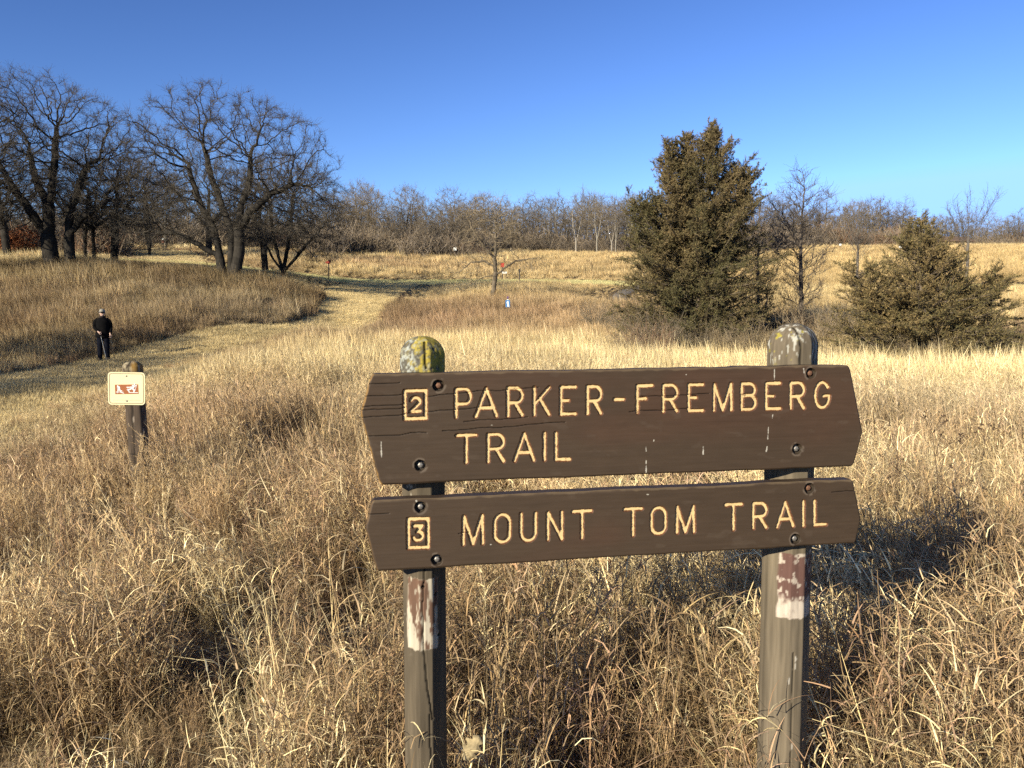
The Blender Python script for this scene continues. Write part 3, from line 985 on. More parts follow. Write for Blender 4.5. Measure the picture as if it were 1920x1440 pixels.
lower_text = [text(3, [('M', 863.5, 910), ('O', 923, 960.5), ('U', 972, 1009), ('N', 1022.5, 1058.5), ('T', 1069.5, 1113.5)]), text(3, [('T', 1166, 1208.5), ('O', 1217, 1253), ('M', 1264.5, 1306.5)]),
              text(3, [('T', 1355.5, 1396), ('R', 1408, 1442.5), ('A', 1453, 1493), ('I', 1500, 1514), ('L', 1523, 1554)])]
lower_num = [glyph_segments('#', 760.5, 807.5, None, (969, 1033, 760)), glyph_segments('3', 771, 796, None, (983, 1018, 771), 4)]
make_board('lower_board', 'narrower lower board lettered MOUNT TOM TRAIL with number 3',
           [(697, 939), (685, 990), (706, 1071)], [(1600, 899), (1615, 974), (1605, 1019)], lower_text, lower_num,
           [(788, 951), (819, 1050), (1518, 916), (1492, 1011)], [[(1560, 924), (1590, 921), (1612, 922)], [(860, 1000), (880, 998)], [(690, 965), (730, 962)]],
           [([(780, 939), (781, 941)], 0.002), ([(1213, 927), (1216, 927)], 0.0012), ([(920, 1021), (922, 1021)], 0.0016), ([(1250, 911), (1278, 909)], 0.0016)], 980, 140, 60, 0.3)

def make_post(label, pxl, pxr, pyref, apex, paint):
    off = 0.0395
    half = 0.052
    for _ in range(3):
        a = bp(pxl, pyref, off + half); b_ = bp(pxr, pyref, off + half)
        cx, half = (a[0] + b_[0]) / 2, (b_[0] - a[0]) / 2 * 0.94
    ztop = bp(apex[0], apex[1], off + half)[1]
    zbot = sign_ground - 0.25
    # chamfered round-cornered section
    K = 120
    q = np.linspace(0, 2 * math.pi, K, endpoint=False)
    p_ = 3.4
    c, s = np.cos(q), np.sin(q)
    rr = (np.abs(c) ** p_ + np.abs(s) ** p_) ** (-1 / p_)
    cham = 1.23 / (np.abs(np.cos(q)) + np.abs(np.sin(q))) * 1.06
    rr = np.minimum(rr, cham)
    dome = half * 0.98
    zs = np.concatenate([np.linspace(zbot, ztop - dome, 620), ztop - dome + dome * np.sin(np.linspace(0.02, math.pi / 2 - 0.01, 40))])
    sc_ = np.concatenate([np.ones(620), np.cos(np.linspace(0.02, math.pi / 2 - 0.01, 40)) ** 0.92])
    Q, ZZ = np.meshgrid(q, zs)
    RR = rr[None] * sc_[:, None] * half
    x = (RR * np.cos(Q)).ravel(); y = (RR * np.sin(Q)).ravel(); z = ZZ.ravel()
    P3 = np.stack([x, y, z], -1)
    grain = fbm(np.stack([x * 160, y * 160, z * 7], -1), 4, 3)
    X = cx + x; Y = off + half + y
    front = sstep(0.2, -0.2, y / half)
    tone = np.array((0.165, 0.135, 0.095))[None] * (0.62 + 0.7 * grain)[:, None] * (0.85 + 0.3 * fbm(P3 * np.array((30, 30, 4)), 3, 8))[:, None]
    disp = (grain - 0.5) * 0.0022
    tone, disp = paint(X, Y, z, x / half, y / half, front, tone, disp, P3, ztop, half)
    tone = tone * 0.62
    nrm = unit(np.stack([x, y, np.zeros_like(x)], -1))
    V = np.stack([X, Y, z], -1) + nrm * disp[:, None]
    A = Acc()
    A.add(V, grid_faces(K, len(zs), True), tone)
    o = link('post', A.mesh('post', M_POST, True), sign)
    o['label'] = label
    return o
def crack_line(X, z, off, pts, w_, tone, disp, front, depth=0.005):
    P = [bp(*p, off) for p in pts]
    dc = np.full(len(X), 1.0)
    seg_dist(X + (fbm(np.stack([z * 30, z * 0, z * 0], -1), 3, 2) - 0.5) * 0.004, z, list(zip(P[:-1], P[1:])), dc, 0.02)
    c = (1 - sstep(w_ * 0.5, w_, dc)) * front
    return tone * (1 - 0.85 * c[:, None]), disp - depth * c
def patch_mask(X, z, px0, py0, px1, py1, P3, amp, seed, off=0.04):
    a = bp(px0, py0, off); b_ = bp(px1, py1, off)
    wv = (fbm(P3 * np.array((90, 90, 25)), 3, seed) - 0.5) * amp
    ex = np.minimum(X - a[0], b_[0] - X) + wv
    ez = np.minimum(a[1] - z, z - b_[1]) + wv * 1.5
    return sstep(-0.001, 0.002, np.minimum(ex, ez))
def mixc(tone, m, c):
    return tone * (1 - m[:, None]) + np.asarray(c) * m[:, None]
def paint_left(X, Y, z, u, v, front, tone, disp, P3, ztop, half):
    tone = tone * np.array((0.74, 0.70, 0.66))
    m = patch_mask(X, z, 764, 1087, 822, 1218, P3, 0.010, 5) * front
    flake = fbm(np.stack([X * 150, z * 22, X * 0], -1), 4, 6)
    zr = bp(790, 1165, .04)[1]; 
    low = sstep(zr + 0.03, zr - 0.03, z + (flake - .5) * 0.08)
    brown = sstep(0.40, 0.56, flake + 0.12 * (1 - low) - 0.14 * low)
    tone = mixc(tone, m, (0.58, 0.50, 0.38))
    tone = mixc(tone, m * brown, (0.17, 0.095, 0.062))
    sp = sstep(0.70, 0.76, fbm(np.stack([X * 120, z * 60, X * 0], -1), 3, 9)) * front * sstep(bp(790, 1260, .04)[1], bp(790, 1060, .04)[1], z)
    tone = mixc(tone, sp * 0.8 * sstep(0.1, -0.5, u), (0.5, 0.43, 0.33))
    top = sstep(ztop - 0.125, ztop - 0.075, z)
    li = sstep(0.40, 0.58, fbm(P3 * 75, 4, 12) + 0.18 * sstep(-0.7, 0.1, u) - 0.04) * top
    tone = mixc(tone, top * 0.8, np.array((0.13, 0.12, 0.10)))
    tone = mixc(tone, li * sstep(-0.85, -0.35, u) * (0.55 + 0.45 * fbm(P3 * 200, 2, 44)), (0.55, 0.42, 0.055))
    tone = mixc(tone, sstep(.55, .68, fbm(P3 * 170, 3, 45)) * top * 0.75, (0.10, 0.09, 0.06))
    gr = sstep(0.47, 0.6, fbm(P3 * 110, 3, 14)) * top * sstep(-0.15, -0.6, u)
    tone = mixc(tone, gr, (0.42, 0.43, 0.38))
    tone = mixc(tone, sstep(0.62, 0.7, fbm(P3 * 140, 3, 15)) * top * 0.6, (0.45, 0.43, 0.30))
    disp = disp + 0.0018 * li
    tone, disp = crack_line(X, z, .04, [(796, 643), (797, 668), (799, 690)], 0.0035, tone, disp, front)
    tone, disp = crack_line(X, z, .04, [(796, 1064), (792, 1130), (794, 1210), (801, 1290), (812, 1350)], 0.0022, tone, disp, front)
    tone, disp = crack_line(X, z, .04, [(806, 1340), (808, 1440), (812, 1560)], 0.002, tone, disp, front)
    for q in ((793, 1101), (817, 1116), (824, 1195)):
        p = bp(*q, .04)
        h = (1 - sstep(0.003, 0.005, np.hypot(X - p[0], z - p[1]))) * front
        tone = tone * (1 - 0.9 * h[:, None]); disp = disp - 0.006 * h
    return tone, disp
def paint_right(X, Y, z, u, v, front, tone, disp, P3, ztop, half):
    tone = tone * np.array((1.08, 1.04, 1.0))
    m = patch_mask(X, z, 1468, 1040, 1530, 1158, P3, 0.008, 25) * front
    tone = mixc(tone, m, (0.150, 0.078, 0.062))
    flake = fbm(np.stack([X * 140, z * 60, X * 0], -1), 4, 26)
    zl = bp(1480, 1128, .04)[1]
    low = sstep(zl + 0.012, zl - 0.012, z + (flake - 0.5) * 0.05)
    tone = mixc(tone, m * low, (0.62, 0.52, 0.42))
    tone = mixc(tone, m * sstep(0.64, 0.70, flake), (0.52, 0.43, 0.35))
    ed = m * (1 - patch_mask(X, z, 1473, 1046, 1535, 1160, P3, 0.010, 27)) * sstep(0.45, 0.55, flake)
    tone = mixc(tone, ed, (0.55, 0.46, 0.37))
    top = sstep(ztop - 0.15, ztop - 0.03, z)
    fl = sstep(0.56, 0.66, fbm(np.stack([X * 130, Y * 130, z * 40], -1), 4, 28) + 0.10 * top + 0.08 * sstep(0.2, 0.7, u) - 0.10) * sstep(ztop - 0.16, ztop - 0.1, z)
    tone = mixc(tone, fl, (0.55, 0.52, 0.44))
    tone = mixc(tone, sstep(0.68, 0.75, fbm(P3 * 95, 3, 29)) * top, (0.40, 0.33, 0.06))
    tone, disp = crack_line(X, z, .04, [(1497, 615), (1501, 650), (1500, 690)], 0.003, tone, disp, front)
    tone, disp = crack_line(X, z, .04, [(1488, 1225), (1485, 1300), (1483, 1385), (1481, 1470)], 0.0018, tone, disp, front)
    for q in ((1492, 1235), (1491, 1250), (1485, 1398), (1440, 1150), (1479, 1276)):
        p = bp(*q, .04)
        h = (1 - sstep(0.002, 0.004, np.hypot((X - p[0]) * 1.4, (z - p[1]) * 0.35) + (fbm(P3 * 260, 2, 33) - .5) * 0.003)) * front
        tone = mixc(tone, h, (0.6, 0.54, 0.45))
    return tone, disp
make_post('brown post with yellow lichen on its domed top', 752.5, 837, 1000, (793, 630), paint_left)
make_post('grey-brown post with flaking white domed top and reddish patch', 1433, 1519.5, 1000, (1482, 606), paint_right)

# crumpled leaf caught in the grass by the left post
def crumpled_leaf():
    n = 26
    u = np.linspace(-1, 1, n); v = np.linspace(0, 1, n)
    U, Vv = np.meshgrid(u, v)
    wd = 0.030 * np.sin(np.pi * np.clip(Vv * 0.93 + 0.05, 0, 1)) ** 0.7 * (1 + 0.35 * np.sin(Vv * 22 + 1))
    X = U * wd; Z = Vv * 0.085
    Y = 0.014 * np.abs(U) ** 1.3 + 0.022 * (fbm(np.stack([X * 60, Z * 60, X * 0], -1), 3, 4) - 0.5) + 0.02 * Vv ** 2
    m = mesh_np('dry_leaf', np.stack([X.ravel(), Y.ravel(), Z.ravel()], -1), grid_faces(n, n), plain('dry_leaf_skin', (0.34, 0.26, 0.14), 0.8, 0.3, 60))
    return m
lf = at(868, 1425, 1.98)
o = link('dry_leaf', crumpled_leaf(), None, tuple(lf))
o.rotation_euler = (-0.25, 0.5, -0.5); o.scale = (0.75, 0.75, 0.8)
tag(o, 'pale crumpled dead leaf caught in grass beside the lichened sign post', 'leaf')
md = o.modifiers.new('thickness', 'SOLIDIFY'); md.thickness = 0.0008

# ------------------------------------------------------------------ ski marker post
SKI_D = 6.9
sg = ground_at(256, SKI_D)
ski_loc = at(256, 890, SKI_D); ski_loc[2] = gz(ski_loc[0], ski_loc[1])
ski = thing('ski_trail_marker', 'small cream square skier sign on a dark wooden post in the grass', 'sign', tuple(ski_loc), math.radians(6))
def build_ski():
    ppm = SKI_D / F_PX
    ztop = at(246, 677, SKI_D)[2] - ski_loc[2]
    K = 40
    q = np.linspace(0, 2 * math.pi, K, endpoint=False)
    rr = (np.abs(np.cos(q)) ** 4 + np.abs(np.sin(q)) ** 4) ** (-1 / 4) * 0.073
    dome = 0.05
    zs = np.concatenate([np.linspace(-0.2, ztop - dome, 90), ztop - dome + dome * np.sin(np.linspace(0.05, 1.55, 14))])
    sc_ = np.concatenate([np.ones(90), np.cos(np.linspace(0.05, 1.55, 14))])
    Q, ZZ = np.meshgrid(q, zs)
    R_ = rr[None] * sc_[:, None]
    P3 = np.stack([(R_ * np.cos(Q)).ravel(), (R_ * np.sin(Q)).ravel(), ZZ.ravel()], -1)
    grain = fbm(P3 * np.array((70, 70, 5)), 4, 3)
    tone = np.array((0.065, 0.046, 0.032))[None] * (0.4 + 1.1 * grain)[:, None]
    top = sstep(ztop - 0.12, ztop - 0.05, P3[:, 2])
    tone = mixc(tone, top * 0.8 * sstep(.4, .6, fbm(P3 * 40, 3, 4)), (0.33, 0.27, 0.17))
    tone = mixc(tone, top * sstep(0.0, 0.3, P3[:, 0] / 0.07) * 0.7, (0.22, 0.12, 0.02))
    gs = sstep(0.66, 0.72, fbm(P3 * np.array((60, 60, 14)), 3, 6))
    tone = mixc(tone, gs * 0.8, (0.34, 0.28, 0.22))
    cr = (1 - sstep(0.004, 0.009, np.abs(P3[:, 0] + 0.006 + 0.012 * (fbm(P3 * np.array((0, 0, 7)), 2, 8) - 0.5)))) * (P3[:, 1] < 0)
    tone = tone * (1 - 0.8 * cr[:, None])
    P3[:, 1] += 0.004 * cr
    P3[:, 0] += (P3[:, 2] - ztop) * -0.035
    A = Acc(); A.add(P3, grid_faces(K, len(zs), True), tone)
    link('post', A.mesh('post', M_POST, True), ski)
    # rounded square panel
    def rounded(wd, ht, rad, n=8):
        pts = []
        for cx_, cz_, a0 in ((wd / 2 - rad, ht / 2 - rad, 0), (-wd / 2 + rad, ht / 2 - rad, 90), (-wd / 2 + rad, -ht / 2 + rad, 180), (wd / 2 - rad, -ht / 2 + rad, 270)):
            for a in np.linspace(a0, a0 + 90, n):
                pts.append((cx_ + rad * math.cos(math.radians(a)), cz_ + rad * math.sin(math.radians(a))))
        return np.array(pts)
    def slab(outline, y0, y1, mat, name, parent, loc=(0, 0, 0)):
        m_ = len(outline)
        f = np.stack([outline[:, 0], np.full(m_, y0), outline[:, 1]], -1); bk = f.copy(); bk[:, 1] = y1
        me = bpy.data.meshes.new(name)
        me.from_pydata([tuple(p) for p in np.concatenate([f, bk])], [], [list(range(m_))[::-1], list(range(m_, 2 * m_))] + [[i, (i + 1) % m_, m_ + (i + 1) % m_, m_ + i] for i in range(m_)])
        me.materials.append(mat)
        return link(name, me, parent, loc)
    wd, ht = 66 * ppm, 61 * ppm
    zc = at(244, 727, SKI_D)[2] - ski_loc[2]
    M_CREAMP = plain('cream_panel_paint', (0.82, 0.70, 0.42), 0.45, 0.05, 6, 0, 0.4)
    M_BRN = plain('brown_pictogram_field', (0.36, 0.11, 0.03), 0.5, 0.1, 20)
    M_WHT = plain('white_pictogram', (0.85, 0.83, 0.80), 0.5, 0.05, 20)
    M_LINE = plain('dark_border_line', (0.13, 0.10, 0.05), 0.6, 0.1, 20)
    cxp = at(244, 727, SKI_D)[0] - ski_loc[0]
    pn = slab(rounded(wd, ht, 0.03), -0.082, -0.078, M_CREAMP, 'panel', ski, (cxp, 0, zc))
    pn.rotation_euler = (0, math.radians(1.3), 0)
    o_, i_ = rounded(wd - 0.022, ht - 0.022, 0.022), rounded(wd - 0.031, ht - 0.031, 0.018)
    m_ = len(o_)
    V = np.concatenate([np.stack([o_[:, 0], np.full(m_, -0.0826), o_[:, 1]], -1), np.stack([i_[:, 0], np.full(m_, -0.0826), i_[:, 1]], -1)])
    link('border', mesh_np('border', V, grid_faces(m_, 2, True), M_LINE), pn)
    s_ = wd / 66.0
    fld = slab(np.array([(-20.5, 7), (-20, -10.8), (21.5, -9.8), (21, 8.2)]) * s_, -0.0832, -0.082, M_BRN, 'pictogram', pn)
    def fig(polys, name):
        A2 = Acc()
        for pts, wid in polys:
            P = np.array(pts, float)
            P = np.stack([P[:, 0] * s_, np.full(len(P), -0.0840), P[:, 1] * s_], -1)[None]
            t_ = unit(np.diff(P[0], axis=0)); t_ = np.concatenate([t_[:1], t_], 0)
            side = np.stack([-t_[:, 2], np.zeros(len(t_)), t_[:, 0]], -1)[None]
            V_, F_ = ribbons(P, np.full((1, len(pts)), wid * s_), side)
            A2.add(V_, F_)
            P2 = P.copy(); P2[..., 1] = -0.0833
        me = A2.mesh(name, M_WHT, False)
        ob = link(name, me, pn)
        md_ = ob.modifiers.new('thickness', 'SOLIDIFY'); md_.thickness = 0.0006
        return ob
    # a stooped figure on crossed skis, and a striding skier with poles
    a = fig([([(-16.4, 4.6), (-14.2, 4.6)], 1.3), ([(-14.5, 3.6), (-13.2, -0.5)], 2.4), ([(-15.6, 2.4), (-14.6, -2.6), (-15.4, -6.6)], 1.0), ([(-12.6, 0), (-11.0, -4), (-9.8, -6.6)], 1.2),
         ([(-18.5, -6.6), (-5, -6.8)], 0.55), ([(-16.5, -8.8), (-14.5, -6), (-4, -9.4)], 0.5), ([(-11, -3), (-7.5, -4.6)], 0.6)], 'figure')
    b2 = fig([([(13.8, 8.4), (15.8, 7.8)], 1.5), ([(13.4, 6.4), (10.0, 0.2)], 2.5), ([(12, 4.6), (7, 2.6), (0.4, 2.4)], 0.9), ([(14.5, 4.4), (17.5, 6), (18.6, 7.2)], 0.8), ([(18.4, 7.2), (15.2, -4)], 0.4),
         ([(9.8, 0.6), (5.0, -1.8), (1.2, -1.2)], 1.3), ([(1.2, -1.2), (5.5, -6.0)], 0.9), ([(11.2, 0), (14, -3), (13, -7.2)], 1.4), ([(4, -7.2), (20.5, -7.4)], 0.6)], 'figure')
    # faint line of small print
    fig([([(-24 + i * 1.9, -21.6), (-24 + i * 1.9 + 1.1, -21.6)], 0.22) for i in range(26)], 'small_print').data.materials[0] = plain('faint_print', (0.55, 0.48, 0.30), 0.6, 0.1, 10)
    for zz in (23.5, -23.2):
        bo = link('screw', bolt_mesh(M_BOLT, 1), pn, (0.0, -0.083, zz * s_))
build_ski()

# ------------------------------------------------------------------ trees
def grow(attr, nodes, parents, D, di, dk, iters, r, bias=(0, 0, 0.0), jit=0.25):
    """space colonisation: the skeleton reaches out for the crown's points"""
    pos = np.zeros((60000, 3)); par = np.full(60000, -1, int)
    n = len(nodes)
    pos[:n] = nodes; par[:n] = parents
    kids = np.zeros(60000, int)
    for p in parents:
        if p >= 0: kids[p] += 1
    A = np.asarray(attr, float)
    def nearest(P, idx0, Q):
        out_d = np.empty(len(P)); out_i = np.empty(len(P), int)
        for i in range(0, len(P), 1500):
            d = ((P[i:i + 1500, None] - Q[None]) ** 2).sum(-1)
            j = d.argmin(1)
            out_i[i:i + 1500] = j + idx0; out_d[i:i + 1500] = d[np.arange(len(j)), j]
        return out_d, out_i
    nd, ni = nearest(A, 0, pos[:n])
    for _ in range(iters):
        m = nd < di * di
        if not m.any(): break
        own = ni[m]
        v = unit(A[m] - pos[own])
        acc = np.zeros((n, 3)); np.add.at(acc, own, v)
        cnt = np.bincount(own, minlength=n)
        g = np.nonzero((cnt > 0) & (kids[:n] < 3))[0]
        if len(g) == 0: break
        d = unit(unit(acc[g]) + np.asarray(bias) + r.normal(0, jit, (len(g), 3)))
        new = pos[g] + d * D
        k = len(new)
        pos[n:n + k] = new; par[n:n + k] = g
        kids[g] += 1
        d2, i2 = nearest(A, n, new)
        b_ = d2 < nd
        nd[b_] = d2[b_]; ni[b_] = i2[b_]
        n += k
        live = nd > dk * dk
        A, nd, ni = A[live], nd[live], ni[live]
        if len(A) == 0 or n > 50000: break
    return pos[:n].copy(), par[:n].copy()

def tree_meshes(pos, par, r, tip=0.006, power=2.35, rmax=None, twigs=3, twig_len=0.45, twig_r=0.006, split=0.05, droop=0.0, bark=(0.10, 0.085, 0.068), twig_c=(0.14, 0.115, 0.09), twig_seg=4, up=0.25, flare=1.35, bark_mat=None, pale=None):
    n = len(pos)
    ch = np.zeros(n, int); np.add.at(ch, par[par >= 0], 1)
    area = np.where(ch == 0, tip ** power, 0.0)
    for i in range(n - 1, -1, -1):
        if par[i] >= 0: area[par[i]] += area[i]
    rad = area ** (1 / power)
    if rmax is not None:
        k = rmax / rad.max()
        rad = tip + (rad - tip) * (rmax - tip) / max(rad.max() - tip, 1e-6)
    # smooth the skeleton a little
    for _ in range(2):
        sm = pos.copy(); c = np.ones(n)
        e = np.nonzero(par >= 0)[0]
        np.add.at(sm, e, pos[par[e]]); np.add.at(c, e, 1)
        np.add.at(sm, par[e], pos[e]); np.add.at(c, par[e], 1)
        keep0 = par < 0
        sm = sm / c[:, None]; sm[keep0] = pos[keep0]
        pos = pos * 0.5 + sm * 0.5
    e = np.nonzero(par >= 0)[0]
    p = par[e]
    d = unit(pos[e] - pos[p])
    tang = np.zeros((n, 3)); tang[e] = d
    main = np.full(n, -1)
    order = np.argsort(rad[e])
    main[p[order]] = e[order]
    has = main >= 0
    t2 = tang.copy(); t2[has] += unit(pos[main[has]] - pos[has])
    tang = unit(t2)
    # frustum per edge
    r0 = np.minimum(rad[p], np.where(main[p] == e, rad[p], rad[e] * 1.35)); r1 = rad[e]
    root = np.minimum.reduce(pos[:, 2])
    fl = lambda z, q: q * (1 + (flare - 1) * np.exp(-(z - root) / 0.35))
    r0 = fl(pos[p, 2], r0); r1 = fl(pos[e, 2], r1)
    ta = np.where((main[p] == e)[:, None], tang[p], d); tb = tang[e]
    def build(mask, A, k, c):
        P = np.stack([pos[p[mask]], pos[e[mask]]], 1)
        R = np.stack([r0[mask], r1[mask]], 1)
        m = len(P)
        if not m: return
        a0, b0 = frame(ta[mask]); a1, b1 = frame(tb[mask])
        ang = np.arange(k) * 2 * math.pi / k
        cs, sn = np.cos(ang)[None, :, None], np.sin(ang)[None, :, None]
        V0 = P[:, 0, None] + R[:, 0, None, None] * (cs * a0[:, None] + sn * b0[:, None])
        V1 = P[:, 1, None] + R[:, 1, None, None] * (cs * a1[:, None] + sn * b1[:, None])
        V = np.stack([V0, V1], 1).reshape(-1, 3)
        F = (grid_faces(k, 2, True)[None] + (np.arange(m) * 2 * k)[:, None, None]).reshape(-1, 4)
        tone = np.repeat(np.asarray(c)[None] * r.uniform(0.75, 1.25, (m, 1)), 2 * k, 0)
        if pale is not None:
            q = sstep(pale[1], pale[2], np.repeat(R[:, 1], 2 * k))[:, None] * (V[:, 2:] > -5)
            tone = tone * (1 - q) + np.asarray(pale[0])[None] * q
        A.add(V, F, tone)
    AT, AC = Acc(), Acc()
    rr = rad[e]
    build(rr >= max(split * 2, 0.07), AT, 9, bark)
    build((rr < max(split * 2, 0.07)) & (rr >= split), AT, 6, bark)
    build((rr < split) & (rr >= 0.014), AC, 5, np.asarray(bark) * 0.5 + np.asarray(twig_c) * 0.5)
    build((rr < split) & (rr < 0.014), AC, 3, twig_c)
    # twigs on the thin wood
    thin = np.nonzero((rad < tip * 2.2) & (par >= 0))[0]
    if twigs > 0 and len(thin):
        own = np.repeat(thin, twigs)
        m = len(own)
        dr = unit(tang[own] * 0.9 + r.normal(0, 0.65, (m, 3)) + np.array((0, 0, up)))
        L = twig_len * r.uniform(0.4, 1.3, m)
        S = twig_seg
        P = np.empty((m, S, 3)); P[:, 0] = pos[own]
        for s_ in range(1, S):
            dr = unit(dr + r.normal(0, 0.28, (m, 3)) + np.array((0, 0, -droop)))
            P[:, s_] = P[:, s_ - 1] + dr * (L / (S - 1))[:, None]
        R = np.repeat(np.linspace(1, 0.45, S)[None], m, 0) * (twig_r * r.uniform(0.7, 1.2, m))[:, None]
        V, F = tubes(P, R, 3)
        AC.add(V, F, np.repeat(np.asarray(twig_c)[None] * r.uniform(0.75, 1.35, (m, 1)), S * 3, 0))
    bm = bark_mat or M_BARK
    mt = AT.mesh('trunk', bm, True) if AT.V else None
    return mt, AC.mesh('crown', M_TWIG, True)

def shell(n, c, rad, r, inner=0.35, zcut=None, noise=0.18):
    """points through an uneven ellipsoid, thicker towards its skin"""
    out = []
    while sum(map(len, out)) < n:
        v = unit(r.normal(size=(n, 3)))
        q = (inner ** 3 + (1 - inner ** 3) * r.uniform(0, 1, n)) ** (1 / 3)
        lump = 1 - noise + 2 * noise * fbm(v * 2.2 + c, 3, int(abs(c[0] * 7)) + 3)
        P = np.asarray(c) + v * (q * lump)[:, None] * np.asarray(rad)
        if zcut is not None: P = P[P[:, 2] > zcut]
        out.append(P)
    return np.concatenate(out)[:n]

def stem_nodes(stems, D):
    """stems: polylines sharing a first point -> nodes, parents"""
    nodes, par = [], []
    first = {}
    for pl in stems:
        pl = [np.array(q, float) for q in pl]
        key = tuple(pl[0])
        if key in first: prev = first[key]
        else:
            nodes.append(pl[0]); par.append(-1); prev = len(nodes) - 1; first[key] = prev
        for a, b_ in zip(pl[:-1], pl[1:]):
            k = max(1, int(round(np.linalg.norm(b_ - a) / D)))
            for i in range(1, k + 1):
                nodes.append(a + (b_ - a) * i / k); par.append(prev); prev = len(nodes) - 1
                first.setdefault(tuple(nodes[-1]), prev)
    return nodes, par

TREE_PROTO = {}
def put_tree(kind, label, cat, x, y, scale=1.0, rot=0.0, group=None, sink=0.1, name='bare_tree', sz=1.0, full=True):
    mt, mc = TREE_PROTO[kind]
    t = thing(name, label, cat, (x, y, gz(x, y) - sink), rot, group)
    t.scale = (scale, scale, scale * sz)
    if mt: link('trunk', mt, t)
    link('crown', mc, t)
    return t

OAKB = (0.048, 0.041, 0.034); OAKT = (0.115, 0.097, 0.076)
def oak_three_stem():
    r = rs(11)
    attr = np.concatenate([shell(2400, (0.2, 0, 7.2), (6.7, 5.8, 4.8), r, 0.2, 2.4), shell(450, (-4.2, -0.5, 3.5), (3.6, 2.6, 1.9), r, 0.15, 1.0), shell(500, (4.6, 0.4, 4.8), (3.4, 3.0, 2.4), r, 0.15)])
    nodes, par = stem_nodes([[(0, 0, -0.2), (-0.45, 0.0, 0.5), (-0.55, 0, 1.6), (-0.8, -0.1, 3.2), (-1.5, -.2, 4.6), (-2.1, 0.2, 6.0), (-2.5, 0.3, 7.4)],
                             [(0, 0, -0.2), (0.05, 0.25, 1.2), (0.1, 0.3, 3.2), (-0.5, 0.5, 4.8), (-1.2, 0.6, 6.6), (-1.5, 0.4, 8.4)],
                             [(0, 0, -0.2), (0.45, -0.1, 0.6), (0.75, -0.1, 1.9), (0.7, -.1, 3.2), (1.5, -.3, 4.3), (2.9, -0.4, 5.4), (4.2, -.2, 6.0)],
                             [(0.7, -.1, 3.2), (0.75, 0.2, 4.6), (1.3, 0.4, 6.2), (1.5, 0.2, 8.0)],
                             [(-0.55, 0, 1.6), (-1.3, -0.3, 1.95), (-2.1, -0.5, 2.5), (-3.0, -0.6, 2.95), (-4.2, -.6, 3.0)]], 0.24)
    pos, par = grow(attr, nodes, par, 0.24, 2.6, 0.42, 110, r, (0, 0, 0.06), 0.34)
    return tree_meshes(pos, par, r, 0.0095, 1.85, 0.52, 7, 0.6, 0.0065, 0.055, bark=OAKB, twig_c=OAKT)
def oak_twin(seed=21):
    r = rs(seed)
    attr = np.concatenate([shell(2200, (0.2, 0, 7.4), (5.6, 5.4, 4.9), r, 0.2, 2.4), shell(500, (3.6, 0.5, 5.2), (2.8, 3.0, 2.6), r, 0.2), shell(500, (-3.6, 0, 4.6), (3.0, 3, 2.3), r, 0.2, 1.6)])
    nodes, par = stem_nodes([[(0, 0, -0.2), (-0.15, 0, 0.6), (-0.3, 0, 2.2), (-0.2, 0.1, 4.2), (0.1, 0.2, 6.2), (0.4, 0.2, 8.8)],
                             [(-0.3, 0, 2.2), (-1.0, -.3, 3.7), (-2.0, -.5, 5.2), (-2.8, -.6, 6.8)], [(-0.2, 0.1, 4.2), (-1.2, 0.6, 5.8), (-1.8, 0.9, 7.8)],
                             [(0.75, 0.3, -0.2), (0.85, 0.3, 0.8), (0.9, 0.2, 2.4), (1.1, 0.1, 3.8), (1.7, 0, 5.2), (2.4, 0, 6.8)], [(0.9, 0.2, 2.4), (2.1, -0.2, 3.5), (3.5, 0, 4.5)]], 0.24)
    pos, par = grow(attr, nodes, par, 0.24, 2.6, 0.42, 110, r, (0, 0, 0.06), 0.34)
    return tree_meshes(pos, par, r, 0.0095, 1.85, 0.47, 7, 0.6, 0.0065, 0.055, bark=OAKB, twig_c=OAKT)
def oak_single(seed, hgt=9.0, wid=4.2, clear=1.8, lean=0.3, nat=1700, rmax=0.22):
    r = rs(seed)
    attr = np.concatenate([shell(int(nat * .6), (lean, 0, hgt * 0.60), (wid, wid, hgt * 0.40), r, 0.2, clear)])
    a = r.uniform(0, 6.28, 4)
    st = [[(0, 0, -0.2), (0.05, 0, clear * 0.6), (lean * 0.5, 0, clear * 1.3), (lean, 0.1, hgt * 0.45), (lean * 1.2, 0.1, hgt * 0.62)]]
    for q in range(3):
        st.append([(lean * 0.5, 0, clear * 1.3), (lean * .5 + 0.9 * math.cos(a[q]), 0.9 * math.sin(a[q]), clear * 1.3 + 0.8), (lean * .5 + 2.0 * math.cos(a[q] + .3), 2.0 * math.sin(a[q] + .3), clear * 1.3 + 1.9)])
    nodes, par = stem_nodes(st, 0.22)
    pos, par = grow(attr, nodes, par, 0.22, 2.4, 0.42, 90, r, (0, 0, 0.08), 0.34)
    return tree_meshes(pos, par, r, 0.0095, 1.9, rmax * 1.2, 5, 0.55, 0.007, 0.05, bark=OAKB, twig_c=OAKT)
